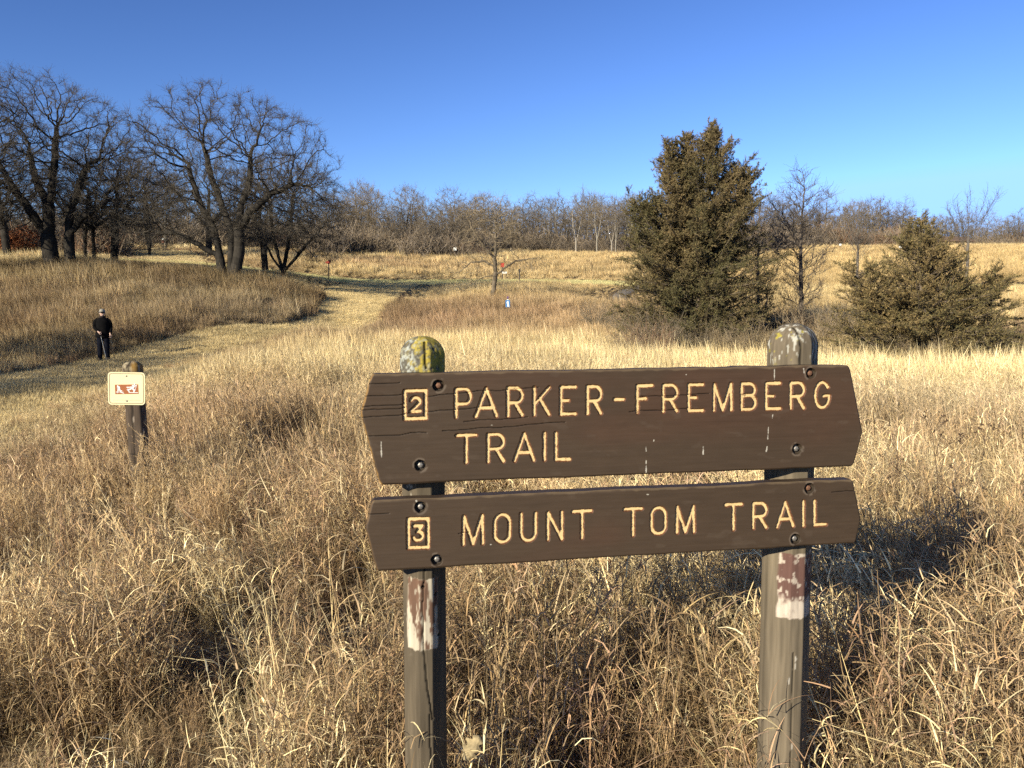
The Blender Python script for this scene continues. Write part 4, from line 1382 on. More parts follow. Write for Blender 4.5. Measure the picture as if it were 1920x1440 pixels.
def oak_cluster(seed=41):
    r = rs(seed)
    attr = np.concatenate([shell(2200, (0.3, 0, 5.6), (4.2, 4.0, 3.8), r, 0.15, 1.2), shell(500, (2.6, -0.3, 3.4), (2.4, 2.2, 2.4), r, 0.1, 0.8)])
    nodes, par = stem_nodes([[(0, 0, -0.2), (0, 0, 0.6), (-0.4, 0, 2.0), (-0.8, 0, 4.0), (-0.9, .2, 6.0)], [(0, 0, 0.6), (0.3, 0.1, 2.2), (0.6, 0.2, 4.4), (0.8, 0.2, 6.4)],
                             [(0, 0, 0.6), (0.9, -0.2, 1.5), (1.9, -.4, 2.6), (2.9, -0.3, 3.6)], [(0, 0, 0.6), (-.9, .3, 1.7), (-1.6, .4, 3.2), (-2.2, .4, 4.6)]], 0.22)
    pos, par = grow(attr, nodes, par, 0.22, 2.2, 0.36, 90, r, (0, 0, 0.05), 0.36)
    return tree_meshes(pos, par, r, 0.0095, 1.9, 0.21, 6, 0.55, 0.0075, 0.045, bark=OAKB, twig_c=(0.16, 0.13, 0.095), droop=0.05)
def field_tree():
    r = rs(51)
    attr = np.concatenate([shell(620, (0.1, 0, 4.9), (2.5, 2.4, 2.9), r, 0.15), shell(110, (-1.9, 0, 2.5), (1.4, 1.2, 1.0), r, 0.1), shell(110, (2.2, 0, 2.9), (1.8, 1.3, 1.2), r, 0.1), shell(50, (1.4, -0.2, 1.9), (0.8, .6, .7), r, .1)])
    nodes, par = stem_nodes([[(0, 0, -0.2), (0.15, 0, 1.0), (0.3, 0, 2.0), (0.25, 0, 3.2), (0.3, 0, 4.4), (0.35, 0, 5.8)],
                             [(0.25, 0, 3.2), (-0.5, 0, 4.0), (-1.3, 0, 5.2), (-1.7, 0, 6.2)], [(0.3, 0, 2.0), (0.9, -.1, 2.5), (1.7, -.1, 2.95), (2.6, -.1, 3.1), (3.4, 0, 3.3)],
                             [(0.3, 0, 2.0), (-0.4, -.1, 1.85), (-1.2, -.1, 1.55), (-1.8, 0, 1.65)], [(0.27, 0, 2.6), (-.5, .2, 3.0), (-1.4, .2, 2.9), (-2.2, 0.1, 2.2)],
                             [(0.15, 0, 1.0), (0.7, -.1, 1.15), (1.3, -.1, 0.85)]], 0.2)
    pos, par = grow(attr, nodes, par, 0.2, 2.0, 0.38, 80, r, (0, 0, 0.1), 0.32)
    return tree_meshes(pos, par, r, 0.009, 2.2, 0.17, 2, 0.5, 0.0085, 0.04, bark=(0.17, 0.135, 0.095), twig_c=(0.34, 0.265, 0.17))
def slender(seed, hgt, wid, clear, nat=620, c=(0.13, 0.105, 0.085), up=0.9):
    r = rs(seed)
    attr = np.concatenate([shell(nat, (0, 0, hgt * 0.66), (wid, wid, hgt * 0.36), r, 0.1), shell(nat // 4, (0, 0, hgt * 0.36), (wid * 0.75, wid * .75, hgt * 0.16), r, 0.1)])
    nodes, par = stem_nodes([[(0, 0, -0.2), (0.05, 0, hgt * 0.3), (-0.03, 0.03, hgt * 0.6), (0.05, 0, hgt * 0.93)]], 0.2)
    pos, par = grow(attr, nodes, par, 0.16, 1.3, 0.24, 70, r, (0, 0, 0.75), 0.2)
    return tree_meshes(pos, par, r, 0.0065, 2.3, 0.095, 3, 0.5, 0.0065, 0.035, bark=c, twig_c=np.asarray(c) * 1.25, up=up)
def vase(seed, hgt):
    """a leafless crown of long ascending shoots on a bare pole"""
    r = rs(seed)
    st = [[(0, 0, -0.2), (0.05, 0, hgt * 0.4), (0, 0, hgt * 0.62), (0.05, 0, hgt * 0.97)]]
    for q in range(15):
        a = r.uniform(0, 6.28); z0 = hgt * r.uniform(0.36, 0.66); rr = hgt * r.uniform(0.14, 0.24)
        st.append([(0.05 - 0.05 * (z0 / hgt - .4) / .22, 0, z0), (rr * .45 * math.cos(a), rr * .45 * math.sin(a), z0 + hgt * 0.12), (rr * math.cos(a), rr * math.sin(a), min(z0 + hgt * 0.36, hgt * 0.95))])
    nodes, par = [], []
    for pl in st:
        pl = [np.array(q, float) for q in pl]
        if nodes:
            prev = int(np.argmin([np.linalg.norm(nn - pl[0]) for nn in nodes[:int(hgt / 0.2)]]))
        else:
            nodes.append(pl[0]); par.append(-1); prev = 0
        for a, b_ in zip(pl[:-1], pl[1:]):
            k = max(1, int(round(np.linalg.norm(b_ - a) / 0.2)))
            for i in range(1, k + 1):
                nodes.append(a + (b_ - a) * i / k); par.append(prev); prev = len(nodes) - 1
    return tree_meshes(np.array(nodes), np.array(par), r, 0.008, 2.3, 0.10, 2, 0.7, 0.0085, 0.03, bark=(0.17, 0.145, 0.12), twig_c=(0.19, 0.16, 0.13), up=0.8)
def wood_tree(seed, hgt, wid, clear, c, pale=None, rmax=0.14):
    r = rs(seed)
    attr = shell(300, (r.uniform(-.3, .3), 0, hgt * 0.64), (wid, wid, hgt * 0.38), r, 0.15, clear)
    fork = hgt * r.uniform(0.25, 0.4)
    a = r.uniform(0, 6.28)
    nodes, par = stem_nodes([[(0, 0, -0.3), (r.uniform(-.2, .2), 0, fork), (0.5 * math.cos(a), 0.5 * math.sin(a), hgt * .55), (0.7 * math.cos(a), .7 * math.sin(a), hgt * .75)]], 0.35)
    k = int(fork / 0.35)
    nodes, par = list(nodes), list(par)
    prev = k
    b0 = nodes[k]
    for i in range(1, 9):
        nodes.append(b0 + np.array([-0.11 * i * math.cos(a + .4), -0.11 * i * math.sin(a + .4), hgt * 0.045 * i])); par.append(prev); prev = len(nodes) - 1
    pos, par = grow(attr, nodes, par, 0.34, 3.0, 0.6, 50, r, (0, 0, 0.2), 0.3)
    return tree_meshes(pos, par, r, 0.013, 2.2, rmax, 4, 0.95, 0.0125, 0.04, bark=np.asarray(c) * 0.7, twig_c=c, pale=pale, twig_seg=3, up=0.5)

TREE_PROTO['oak3'] = oak_three_stem()
TREE_PROTO['oak2'] = oak_twin()
TREE_PROTO['oaks'] = oak_single(31)
TREE_PROTO['oakt'] = oak_single(32, 8.0, 3.6, 2.0, -0.2, 1300, 0.17)
TREE_PROTO['oakc'] = oak_cluster()
TREE_PROTO['field'] = field_tree()
TREE_PROTO['slim'] = slender(61, 6.9, 1.35, 1.4)
TREE_PROTO['vase'] = vase(63, 7.5)
WOODC = [(0.19, 0.155, 0.118), (0.235, 0.185, 0.13), (0.20, 0.165, 0.13), (0.26, 0.205, 0.14)]
for i in range(6):
    TREE_PROTO['wood%d' % i] = wood_tree(700 + i, 9.0 + (i % 3), 2.6 + 0.3 * (i % 2), 2.2, WOODC[i % 4])
TREE_PROTO['pale0'] = wood_tree(720, 11, 2.0, 4.0, (0.24, 0.20, 0.155), ((0.34, 0.30, 0.24), 0.03, 0.05), 0.15)
TREE_PROTO['pale1'] = wood_tree(721, 10, 2.2, 3.5, (0.22, 0.185, 0.145), ((0.38, 0.33, 0.27), 0.03, 0.05), 0.15)

def tree_px(kind, label, px, d, hpx=None, proto_h=None, rot=0.0, group=None, name='bare_tree', cat='tree', sz=1.0):
    p = at(px, 600, d)
    sc = 1.0 if hpx is None else hpx * d / F_PX / proto_h
    return put_tree(kind, label, cat, p[0], p[1], sc, rot, group, 0.1, name, sz)

tree_px('oak3', 'great spreading leafless oak with three dark trunks beside the hill path', 432, 51, 352, 12.0, 0.0, None, 'oak_tree')
tree_px('oak2', 'broad leafless oak on twin dark trunks, left of the slope above the walker', 106, 50, 362, 12.3, 0.0, None, 'oak_tree')
tree_px('oak2', 'tall leafless oak at the left edge with only part of its crown showing', -95, 47, 420, 12.3, 2.2, None, 'oak_tree')
tree_px('oaks', 'small leafless oak with a straight pale-sided trunk between the two great oaks', 218, 57, 240, 9.0, 0.5, None, 'oak_tree')
tree_px('oakt', 'thin dark leaning oak just right of the twin-trunked oak', 181, 56.5, 210, 8.0, 1.9, None, 'oak_tree')
tree_px('oakt', 'thin oak with light forked bark behind the twin-trunked oak', 166, 58, 200, 8.0, 4.4, None, 'oak_tree')
tree_px('oakc', 'dense low-branching oak clump with several stems right of the three-trunked oak', 533, 61, 235, 9.6, 0.0, None, 'oak_tree')
tree_px('oaks', 'upright oak with a single stem close behind the oak clump', 500, 66, 200, 9.0, 2.9, None, 'oak_tree')
put_tree('oaks', 'leafless oak left of the view whose long shadow crosses the mown path', 'tree', -22.5, 8.5, 0.68, 0.4, None, 0.1, 'oak_tree')
for ox, oy, sc_, rt, k_, lb in ((-19, 11.5, .62, 1.4, 'oakc', 'low leafless oak out of view at the left, its shadow lying on the mown path'), (-20, 17, .62, 2.9, 'oakc', 'low leafless oak out of view at the left, behind the other one by the path'),
                           (-20.5, 23.5, .55, .6, 'oakc', 'small leafless oak out of view at the left, its shadow near the walker'),
                           (-45, 36, 1.0, .3, 'oaks', 'large leafless oak out of view left of the grove, shading the slope'), (-38.5, 32, .9, 2.2, 'oaks', 'leafless oak out of view at the grove edge, nearest the path'), (-54, 41, 1.1, 4.0, 'oaks', 'leafless oak out of view, farthest left in the grove')):
    put_tree(k_, lb, 'tree', ox, oy, sc_, rt, None, 0.1, 'oak_tree')
tree_px('oaks', 'leafless oak standing far behind the three-trunked oak at the top of the hill path', 395, 85, 190, 9.0, 1.2, None, 'oak_tree')
tree_px('oaks', 'leafless oak far behind on the left beside the rust-red shrub', 20, 72, 240, 9.0, 3.6, None, 'oak_tree')
tree_px('oakc', 'twiggy oak behind the gap between the two great oaks', 285, 78, 180, 9.6, 2.0, None, 'oak_tree')
tree_px('field', 'lone small leafless tree with a crooked low limb in the middle of the field', 921, 56, 205, 7.7, 0.0, None, 'field_tree')
tree_px('slim', 'slender leafless young tree standing between the two cedars', 1499, 33, 318, 6.9, 0.0, None, 'young_tree')
tree_px('vase', 'leafless pole-like tree with upswept shoots behind the low cedar', 1808, 58, 205, 7.5, 0.0, None, 'young_tree')
tree_px('slim', 'thin leafless sapling just behind the tall cedar, right side', 1420, 37, 240, 6.9, 1.0, None, 'young_tree')
tree_px('vase', 'drooping thin leafless tree on the right hill left of the low cedar', 1605, 52, 190, 7.5, 2.4, None, 'young_tree')

# the woods along the ridge: every tree its own
r = rs(77)
WG = 'leafless trees of the ridge woods'
def wood_row(px0, px1, d0, d1, h0, h1, n, label, pale=0.0):
    for i in range(n):
        px = px0 + (px1 - px0) * (i + r.uniform(0.1, 0.9)) / n
        d = r.uniform(d0, d1)
        k = 'pale%d' % r.randint(2) if r.uniform() < pale else 'wood%d' % r.randint(6)
        h = r.uniform(h0, h1) * d / F_PX
        p = at(px, 600, d)
        put_tree(k, label, 'tree', p[0], p[1], h / 10.0, r.uniform(0, 6.28), WG, 0.15, 'woodland_tree', r.uniform(0.9, 1.1))
wood_row(-200, 640, 100, 150, 60, 125, 44, 'leafless dark tree of the left wood seen behind the great oaks')
wood_row(640, 880, 112, 135, 62, 128, 28, 'leafless tree of the ridge wood between the oaks and the lone field tree')
wood_row(640, 900, 138, 165, 70, 115, 26, 'leafless tree of the ridge wood between the oaks and the lone field tree')
wood_row(860, 1190, 142, 160, 70, 116, 36, 'leafless grey-brown tree of the ridge wood behind the field tree', 0.12)
wood_row(860, 1200, 162, 185, 85, 118, 30, 'leafless grey-brown tree of the ridge wood behind the field tree', 0.1)
wood_row(1180, 1480, 148, 175, 80, 112, 24, 'leafless tree of the ridge wood seen around the tall cedar')
wood_row(1430, 1700, 160, 195, 60, 104, 46, 'leafless tan tree of the wood above the right hill')
wood_row(1680, 2010, 185, 222, 50, 84, 56, 'leafless low tree of the far wood along the right skyline')
# pale-barked trees one can tell apart
for px, d, h, k, lb in ((1118, 138, 100, 'pale0', 'white-barked leafless tree with a forked top, leftmost of the pale trunks by the tall cedar'), (1146, 137, 98, 'pale1', 'leaning white-barked tree between two other pale trunks left of the tall cedar'),
                        (1153, 136, 78, 'pale0', 'short V-forked white-barked tree nearest the tall cedar'), (1079, 140, 108, 'pale1', 'pale-crowned tall tree standing out of the ridge wood right of the field tree'), (315, 100, 130, 'pale0', 'white-barked tree at the top of the hill path behind the great oaks')):
    tree_px(k, lb, px, d, h, 10.5, 0.7 * px, None, 'pale_tree')

# undergrowth of the woods, too tangled to count
def proto_brush(seed, hgt=1.6, n=80, w=0.014, c=1.0):
    r = rs(seed)
    A = Acc()
    base = np.stack([r.uniform(-.9, .9, n), r.uniform(-.9, .9, n), np.full(n, -0.1)], -1)
    P, th = arcs(base, r.uniform(0, 6.28, n), hgt * r.uniform(0.4, 1.1, n), r.uniform(0, 0.5, n), r.uniform(0, 0.9, n), 5)
    V, F = tubes(P, w * np.linspace(1, .4, 5)[None] * np.ones((n, 1)), 3)
    A.add(V, F, np.repeat(blade_tone(r, n, .6, 1.3), 15, 0) * c)
    m = n * 5
    own = np.repeat(np.arange(n), 5)
    Q, th = arcs(P[own, r.randint(1, 5, m)], r.uniform(0, 6.28, m), hgt * r.uniform(0.15, 0.45, m), r.uniform(0.2, 1.2, m), r.uniform(-.6, .6, m), 3)
    V, F = tubes(Q, w * 0.6 * np.ones((m, 3)), 3)
    A.add(V, F, np.repeat(blade_tone(r, m, .6, 1.3), 9, 0) * c)
    return A
M_BRUSH = grass_mat('brush_stems', 0.0)
C_BRUSH = proto_collection('brush', [proto_brush(800 + i) for i in range(5)], M_BRUSH)
xs, ys = [], []
for px0, px1, d0, d1, n in ((-300, 640, 104, 150, 700), (640, 900, 112, 160, 320), (860, 1480, 141, 185, 620), (1430, 1720, 158, 195, 420), (1690, 2200, 182, 220, 420), (-300, 330, 74, 90, 110)):
    d = r.uniform(d0, d1, n); px = r.uniform(px0, px1, n)
    xs.append((px - 960) / F_PX * d); ys.append(d)
x, y = np.concatenate(xs), np.concatenate(ys)
kp = path_clear(x, y) > 2.5
x, y = x[kp], y[kp]
n = len(x)
s = r.uniform(1.0, 2.6, n) * (0.55 + 0.9 * n2(x, y, 0.1, 5))
base = np.where(r.uniform(0, 1, (n, 1)) < 0.10, np.array([[0.20, 0.12, 0.075]]), np.array([[0.19, 0.15, 0.11]]))
scatter('woodland_brush', C_BRUSH, np.stack([x, y, ground_z(x, y)], -1), euler_of(r.normal(0, .1, n), r.normal(0, .1, n), r.uniform(0, 6.28, n)), np.stack([s * 1.2, s * 1.2, s], -1), r.randint(0, 5, n), base * r.uniform(0.7, 1.3, (n, 1)))

# ------------------------------------------------------------------ cedars
def cedar(seed, hgt, env, leaders, nbr, tone0, tone1, asc, flat=1.0, leafw=0.011, per=10, dens=13):
    r = rs(seed)
    AT, AF, AB = Acc(), Acc(), Acc()
    bc = np.array((0.16, 0.125, 0.095))
    st = []
    for (lx, ly, lh, z0, w_) in leaders:
        t = np.linspace(0, 1, 10)
        P = np.stack([lx * sstep(0, 1, (t * lh - z0) / max(lh - z0, .1)), ly * sstep(0, 1, (t * lh - z0) / max(lh - z0, .1)), -0.2 + t * (lh + 0.2)], -1)
        P += r.normal(0, 0.03, P.shape) * np.array((1, 1, 0))
        st.append(P)
        V, F = tubes(P[None], (np.linspace(0.11, 0.012, 10) * w_)[None], 8)
        AT.add(V, F, bc)
    fp, fd, fl = [], [], []
    for li, (lx, ly, lh, z0, w_) in enumerate(leaders):
        nb = int(nbr * w_)
        z = lh * (0.03 + 0.96 * r.uniform(0, 1, nb) ** 1.5)
        if li: z = z0 + (lh - z0) * (0.25 + 0.74 * r.uniform(0, 1, nb))
        az = r.uniform(0, 6.28, nb)
        L = np.interp(z / hgt, env[0], env[1]) * (0.50 + 0.65 * r.uniform(0, 1, nb)) * (0.85 + 0.4 * (fbm(np.stack([np.cos(az) * 1.6, np.sin(az) * 1.6, z * 0.7], -1), 2, seed) - 0.2)) * (1.0 if li == 0 else 0.55)
        z0_ = z - L * 0.1
        base = np.stack([np.interp(z0_, st[li][:, 2], st[li][:, 0]), np.interp(z0_, st[li][:, 2], st[li][:, 1]), z0_], -1)
        inc = np.interp(z / hgt, [0, 0.3, 0.7, 1], asc) + r.normal(0, 0.14, nb)      # angle from vertical
        S = 9
        P, th = arcs(base, az, L, inc, r.normal(-0.25, 0.3, nb), S)
        P[..., :2] += np.cumsum(r.normal(0, 0.018, (nb, S, 2)), 1)
        P[..., 2] = np.where(P[..., 2] < 0.35, 0.35 + (P[..., 2] - 0.35) * 0.25, P[..., 2])   # skirts rest on the grass
        V, F = tubes(P, np.linspace(1, .2, S)[None] * (0.007 + 0.009 * L)[:, None], 4)
        AB.add(V, F, np.repeat(bc[None] * r.uniform(.8, 1.3, (nb, 1)), S * 4, 0))
        # sprays along every branch
        k = np.maximum(4, (L * dens)).astype(int)
        own = np.repeat(np.arange(nb), k)
        t = 0.22 + 0.78 * r.uniform(0, 1, len(own)) ** 0.75
        q = t * (S - 1); i0 = np.minimum(q.astype(int), S - 2); f = (q - i0)[:, None]
        pb = P[own, i0] * (1 - f) + P[own, i0 + 1] * f
        bd = unit(P[own, i0 + 1] - P[own, i0])
        dv = unit(bd * 0.9 + r.normal(0, 0.6, (len(own), 3)) * np.array((1, 1, 0.7 * flat)) + np.array((0, 0, 0.12)))
        sl = (0.12 + 0.26 * L[own] ** 0.5 * (1.15 - t * 0.7)) * r.uniform(0.5, 1.2, len(own))
        fp.append(pb); fd.append(dv); fl.append(sl)
    pb, dv, sl = np.concatenate(fp), np.concatenate(fd), np.concatenate(fl)
    m = len(pb)
    P = np.stack([pb, pb + dv * sl[:, None] * 0.5, pb + dv * sl[:, None] + np.array((0, 0, -0.02))], 1)
    V, F = tubes(P, np.full((m, 3), 0.0045) * np.array([1, .8, .4]), 3)
    AB.add(V, F, np.repeat(bc[None] * r.uniform(.7, 1.2, (m, 1)), 9, 0))
    # scale-leaf tufts on every spray
    own = np.repeat(np.arange(m), per)
    t = r.uniform(0.1, 1.0, len(own))[:, None]
    b = pb[own] + dv[own] * sl[own][:, None] * t + r.normal(0, 0.012, (len(own), 3))
    d = unit(dv[own] * 0.8 + r.normal(0, 0.55, (len(own), 3)))
    ln = r.uniform(0.04, 0.09, len(own))
    Q = np.stack([b, b + d * (ln * 0.55)[:, None], b + d * ln[:, None]], 1)
    sd = unit(np.cross(d, r.normal(size=d.shape)))
    V, F = ribbons(Q, (leafw * r.uniform(0.6, 1.4, len(own)))[:, None] * np.array([0.55, 1.0, 0.25])[None], sd)
    mixv = np.clip(fbm(pb * 0.9, 3, seed + 4) * 1.5 - 0.35 + r.normal(0, 0.22, m) + 0.35 * (pb[:, 2] / hgt - 0.45), 0, 1)[own][:, None]
    tone = (np.asarray(tone0) * (1 - mixv) + np.asarray(tone1) * mixv) * r.uniform(0.7, 1.35, (len(own), 1))
    AF.add(V, F, np.repeat(tone, 6, 0))
    return AT, AB, AF
def put_cedar(label, px, d, args, kw, yoff=0):
    p = at(px, 600, d)
    t = thing('cedar_tree', label, 'tree', (p[0], p[1], gz(p[0], p[1])), 0)
    AT, AB, AF = cedar(*args, **kw)
    link('trunk', AT.mesh('trunk', M_BARK), t)
    link('limbs', AB.mesh('limbs', M_TWIG), t)
    link('crown', AF.mesh('crown', M_CEDAR, False), t)
    return t
put_cedar('tall bushy cedar with a ragged pointed crown, dark olive and brown', 1308, 30.0,
          (901, 8.45, ([0, .08, .2, .4, .55, .65, .75, .86, 1], [2.8, 3.0, 3.0, 2.85, 2.6, 2.25, 1.75, 1.05, .2]), [(0.45, 0, 8.45, 1.0, 1.0), (-1.15, -0.2, 7.6, 1.5, 0.42), (-0.45, 0.3, 8.05, 2.0, 0.40), (1.5, 0.2, 6.5, 2.2, 0.42), (-1.9, 0.1, 5.4, 1.2, 0.35)],
           560, (0.088, 0.078, 0.033), (0.165, 0.118, 0.056), (1.62, 1.4, 0.95, 0.4)), dict(per=18, dens=13, leafw=0.0088))
put_cedar('low wide spreading cedar with layered branches, right of the post', 1728, 24.0,
          (902, 4.4, ([0, .06, .2, .4, .55, .7, .85, 1], [3.6, 3.8, 3.5, 2.8, 1.9, 1.2, .75, .3]), [(-0.1, 0, 4.3, 0.4, 1.0), (-1.9, 0.2, 3.1, 0.3, 0.3), (1.7, -0.1, 2.7, 0.3, 0.35), (0.7, .3, 3.2, .4, .3)],
           390, (0.105, 0.090, 0.038), (0.215, 0.15, 0.065), (1.85, 1.6, 1.2, 0.5)), dict(flat=0.4, per=16, dens=12, leafw=0.008))
put_cedar('small dark cedar sprig growing at the right foot of the tall cedar', 1432, 31.5,
          (903, 2.6, ([0, .2, .5, 1], [0.9, 1.0, .6, .1]), [(0.1, 0, 2.6, .5, 1.0)], 46, (0.07, 0.058, 0.028), (0.12, 0.08, 0.04), (1.5, 1.35, 1.0, 0.5)), dict(per=9, dens=11))

# ------------------------------------------------------------------ bare shrubs round the cedars
M_STEM = toned('shrub_stems', 0.9, 6, (1, 1, 1), 0.2, 0.1, 0, 0, 0.9)
def shrub_mesh(seed, hgt, n, c, w=0.007, spread=0.7):
    r = rs(seed)
    A = Acc()
    a = r.uniform(0, 6.28, n); q = 0.35 * np.sqrt(r.uniform(0, 1, n))
    base = np.stack([q * np.cos(a), q * np.sin(a), np.full(n, -0.1)], -1)
    P, th = arcs(base, a + r.normal(0, .5, n), hgt * r.uniform(0.5, 1.15, n), r.uniform(0.05, 0.5, n), spread * r.uniform(0.1, 1.6, n), 8)
    P += np.cumsum(r.normal(0, 0.012, P.shape), 1)
    V, F = tubes(P, w * np.linspace(1.1, .45, 8)[None] * r.uniform(.7, 1.3, (n, 1)), 4)
    A.add(V, F, np.repeat(np.asarray(c)[None] * blade_tone(r, n, .7, 1.3), 32, 0))
    m = n * 9
    own = np.repeat(np.arange(n), 9)
    Q, th = arcs(P[own, r.randint(2, 8, m)], r.uniform(0, 6.28, m), hgt * r.uniform(0.1, 0.4, m), r.uniform(0.2, 1.4, m), r.normal(0, .8, m), 4)
    V, F = tubes(Q, w * 0.5 * np.ones((m, 4)) * np.linspace(1, .5, 4)[None], 3)
    A.add(V, F, np.repeat(np.asarray(c)[None] * blade_tone(r, m, .7, 1.4), 12, 0))
    return A.mesh('bare_shrub', M_STEM)
SHR = [shrub_mesh(950, 1.6, 95, (0.25, 0.19, 0.12), 0.009), shrub_mesh(951, 1.35, 90, (0.22, 0.145, 0.095), 0.009), shrub_mesh(952, 1.9, 75, (0.18, 0.145, 0.10), 0.010), shrub_mesh(953, 1.2, 95, (0.32, 0.245, 0.145), 0.008)]
r = rs(5)
def shrubs(pts, label, group, sel=(0, 1, 2, 3), s0=0.55, s1=1.15):
    for px, d in pts:
        p = at(px, 600, d)
        o = link('bare_shrub', SHR[sel[r.randint(len(sel))]], None, (p[0], p[1], gz(p[0], p[1])))
        o.rotation_euler = (0, 0, r.uniform(0, 6.28))
        q = r.uniform(s0, s1); o.scale = (q, q, q)
        tag(o, label, 'shrub', group)
shrubs([(px, r.uniform(26.2, 28.5)) for px in (1172, 1190, 1216, 1236, 1262, 1300, 1318, 1345, 1380, 1398, 1425)], 'leafless tan shrub in the thicket along the foot of the tall cedar', 'shrubs at the foot of the tall cedar')
shrubs([(px, r.uniform(27.5, 34)) for px in (1442, 1458, 1475, 1512, 1530, 1546, 1572, 1590)], 'leafless brown shrub in the thicket between the two cedars', 'shrubs between the cedars', (0, 1, 2))
shrubs([(px, r.uniform(23.0, 24.2)) for px in (1590, 1640, 1665, 1705, 1748, 1790, 1835, 1880)], 'leafless wispy shrub tangled in front of the low cedar', 'shrubs before the low cedar', (0, 2, 3), 0.5, 0.85)
shrubs([(px, r.uniform(26, 30)) for px in (1850, 1885, 1915, 1950, 1990)], 'leafless reddish shrub at the right end of the low cedar', 'shrubs right of the low cedar', (1,), 0.8, 1.1)
shrubs([(px, r.uniform(33, 40)) for px in (1118, 1172, 1196)], 'leafless shrub left of the tall cedar towards the gravel path', 'shrubs left of the tall cedar', (1, 2), 0.7, 1.0)

# rust-leaved shrubs under the oaks at the far left
def leafy_shrub_mesh(seed, c):
    r = rs(seed)
    A = Acc()
    n = 3200
    P = shell(n, (0, 0, 1.0), (1.7, 1.4, 1.1), r, 0.5, 0.0, 0.3)
    d = unit(r.normal(size=(n, 3)))
    Q = np.stack([P, P + d * 0.06, P + d * 0.12], 1)
    V, F = ribbons(Q, 0.035 * np.array([[.5, 1, .3]]) * r.uniform(.6, 1.3, (n, 1)), unit(np.cross(d, r.normal(size=d.shape))))
    A.add(V, F, np.repeat(np.asarray(c)[None] * blade_tone(r, n, .5, 1.4), 6, 0))
    b = np.stack([r.uniform(-.4, .4, 30), r.uniform(-.4, .4, 30), np.full(30, -.1)], -1)
    P, th = arcs(b, r.uniform(0, 6.28, 30), r.uniform(1, 2.0, 30), r.uniform(0, .6, 30), r.uniform(0, .5, 30), 5)
    V, F = tubes(P, np.full((30, 5), 0.012), 3)
    A.add(V, F, (0.08, 0.06, 0.05))
    return A.mesh('leafy_shrub', M_CEDAR, False)
LS = leafy_shrub_mesh(970, (0.20, 0.072, 0.030))
for px, d, sc, lb in ((15, 74, 1.2, 'rust-red leafy shrub at the left edge under the oaks'), (52, 75, 1.35, 'larger rust-red leafy shrub just left of the twin-trunked oak'), (-30, 76, 1.2, 'rust-red leafy shrub cut by the left edge of the view')):
    p = at(px, 600, d)
    o = link('leafy_shrub', LS, None, (p[0], p[1], gz(p[0], p[1])))
    o.scale = (sc, sc, sc); o.rotation_euler = (0, 0, px)
    tag(o, lb, 'shrub')

# dark seed-stalk weeds among the near grass
def weed_mesh(seed):
    r = rs(seed)
    A = Acc()
    P, th = arcs(np.zeros((1, 3)), np.array([2.8]), np.array([0.95]), np.array([0.05]), np.array([0.15]), 8)
    V, F = tubes(P, np.linspace(.004, .002, 8)[None], 5); A.add(V, F, (0.09, 0.06, 0.04))
    m = 14
    Q, th = arcs(P[0, r.randint(3, 8, m)], r.uniform(0, 6.28, m), r.uniform(.08, .25, m), r.uniform(.3, .9, m), r.uniform(-.4, .4, m), 4)
    V, F = tubes(Q, np.full((m, 4), .0016), 3); A.add(V, F, (0.10, 0.065, 0.045))
    k = 60
    c = Q[r.randint(0, m, k), 3] + r.normal(0, .008, (k, 3))
    d = unit(r.normal(size=(k, 3)))
    V, F = tubes(np.stack([c - d * .006, c, c + d * .006], 1), np.full((k, 3), .005) * np.array([.3, 1, .3]), 5)
    A.add(V, F, (0.07, 0.045, 0.03))
    return A.mesh('dry_weed', M_STEM)
WM = [weed_mesh(980), weed_mesh(981)]
for i, (px, d, s_, lb) in enumerate(((1785, 4.6, 1.0, 'tall dark dried weed stalk with seed heads right of the sign, amid its shadow'), (1700, 4.9, 0.85, 'shorter dark dried weed stalk close to the sign shadow'), (1838, 5.0, 0.9, 'dark dried weed stalk furthest right near the sign shadow'),
                               (1330, 4.2, 0.8, 'dark dried weed stem seen under the lower board by the right post'), (1390, 4.0, 0.75, 'dark leaning weed stem under the lower board beside the right post'))):
    p = at(px, 600, d)
    o = link('dry_weed', WM[i % 2], None, (p[0], p[1], gz(p[0], p[1])))
    o.rotation_euler = (0, 0.05, i * 1.3); o.scale = (s_, s_, s_)
    tag(o, lb, 'weed')

# ------------------------------------------------------------------ small far signs, posts and the shed
def box(A, x0, x1, y0, y1, z0, z1, bev=0.0):
    V = np.array([(x0, y0, z0), (x1, y0, z0), (x1, y1, z0), (x0, y1, z0), (x0, y0, z1), (x1, y0, z1), (x1, y1, z1), (x0, y1, z1)])
    A.add(V, np.array([(0, 3, 2, 1), (4, 5, 6, 7), (0, 1, 5, 4), (1, 2, 6, 5), (2, 3, 7, 6), (3, 0, 4, 7)]))
def part_box(name, parent, mat, *b, bevel=0.006):
    A = Acc(); box(A, *b)
    o = link(name, A.mesh(name, mat, False), parent)
    m = o.modifiers.new('edge', 'BEVEL'); m.width = bevel; m.segments = 2
    return o
def part_pole(name, parent, mat, rad, z0, z1, k=10, top=0.0):
    A = Acc()
    P = np.array([[(0, 0, z0), (0, 0, (z0 + z1) / 2), (0, 0, z1 - rad * .5), (0, 0, z1 - rad * .1), (0, 0, z1)]])
    V, F = tubes(P, np.array([[rad, rad, rad, rad * .7, rad * .05]]), k)
    A.add(V, F)
    return link(name, A.mesh(name, mat), parent)
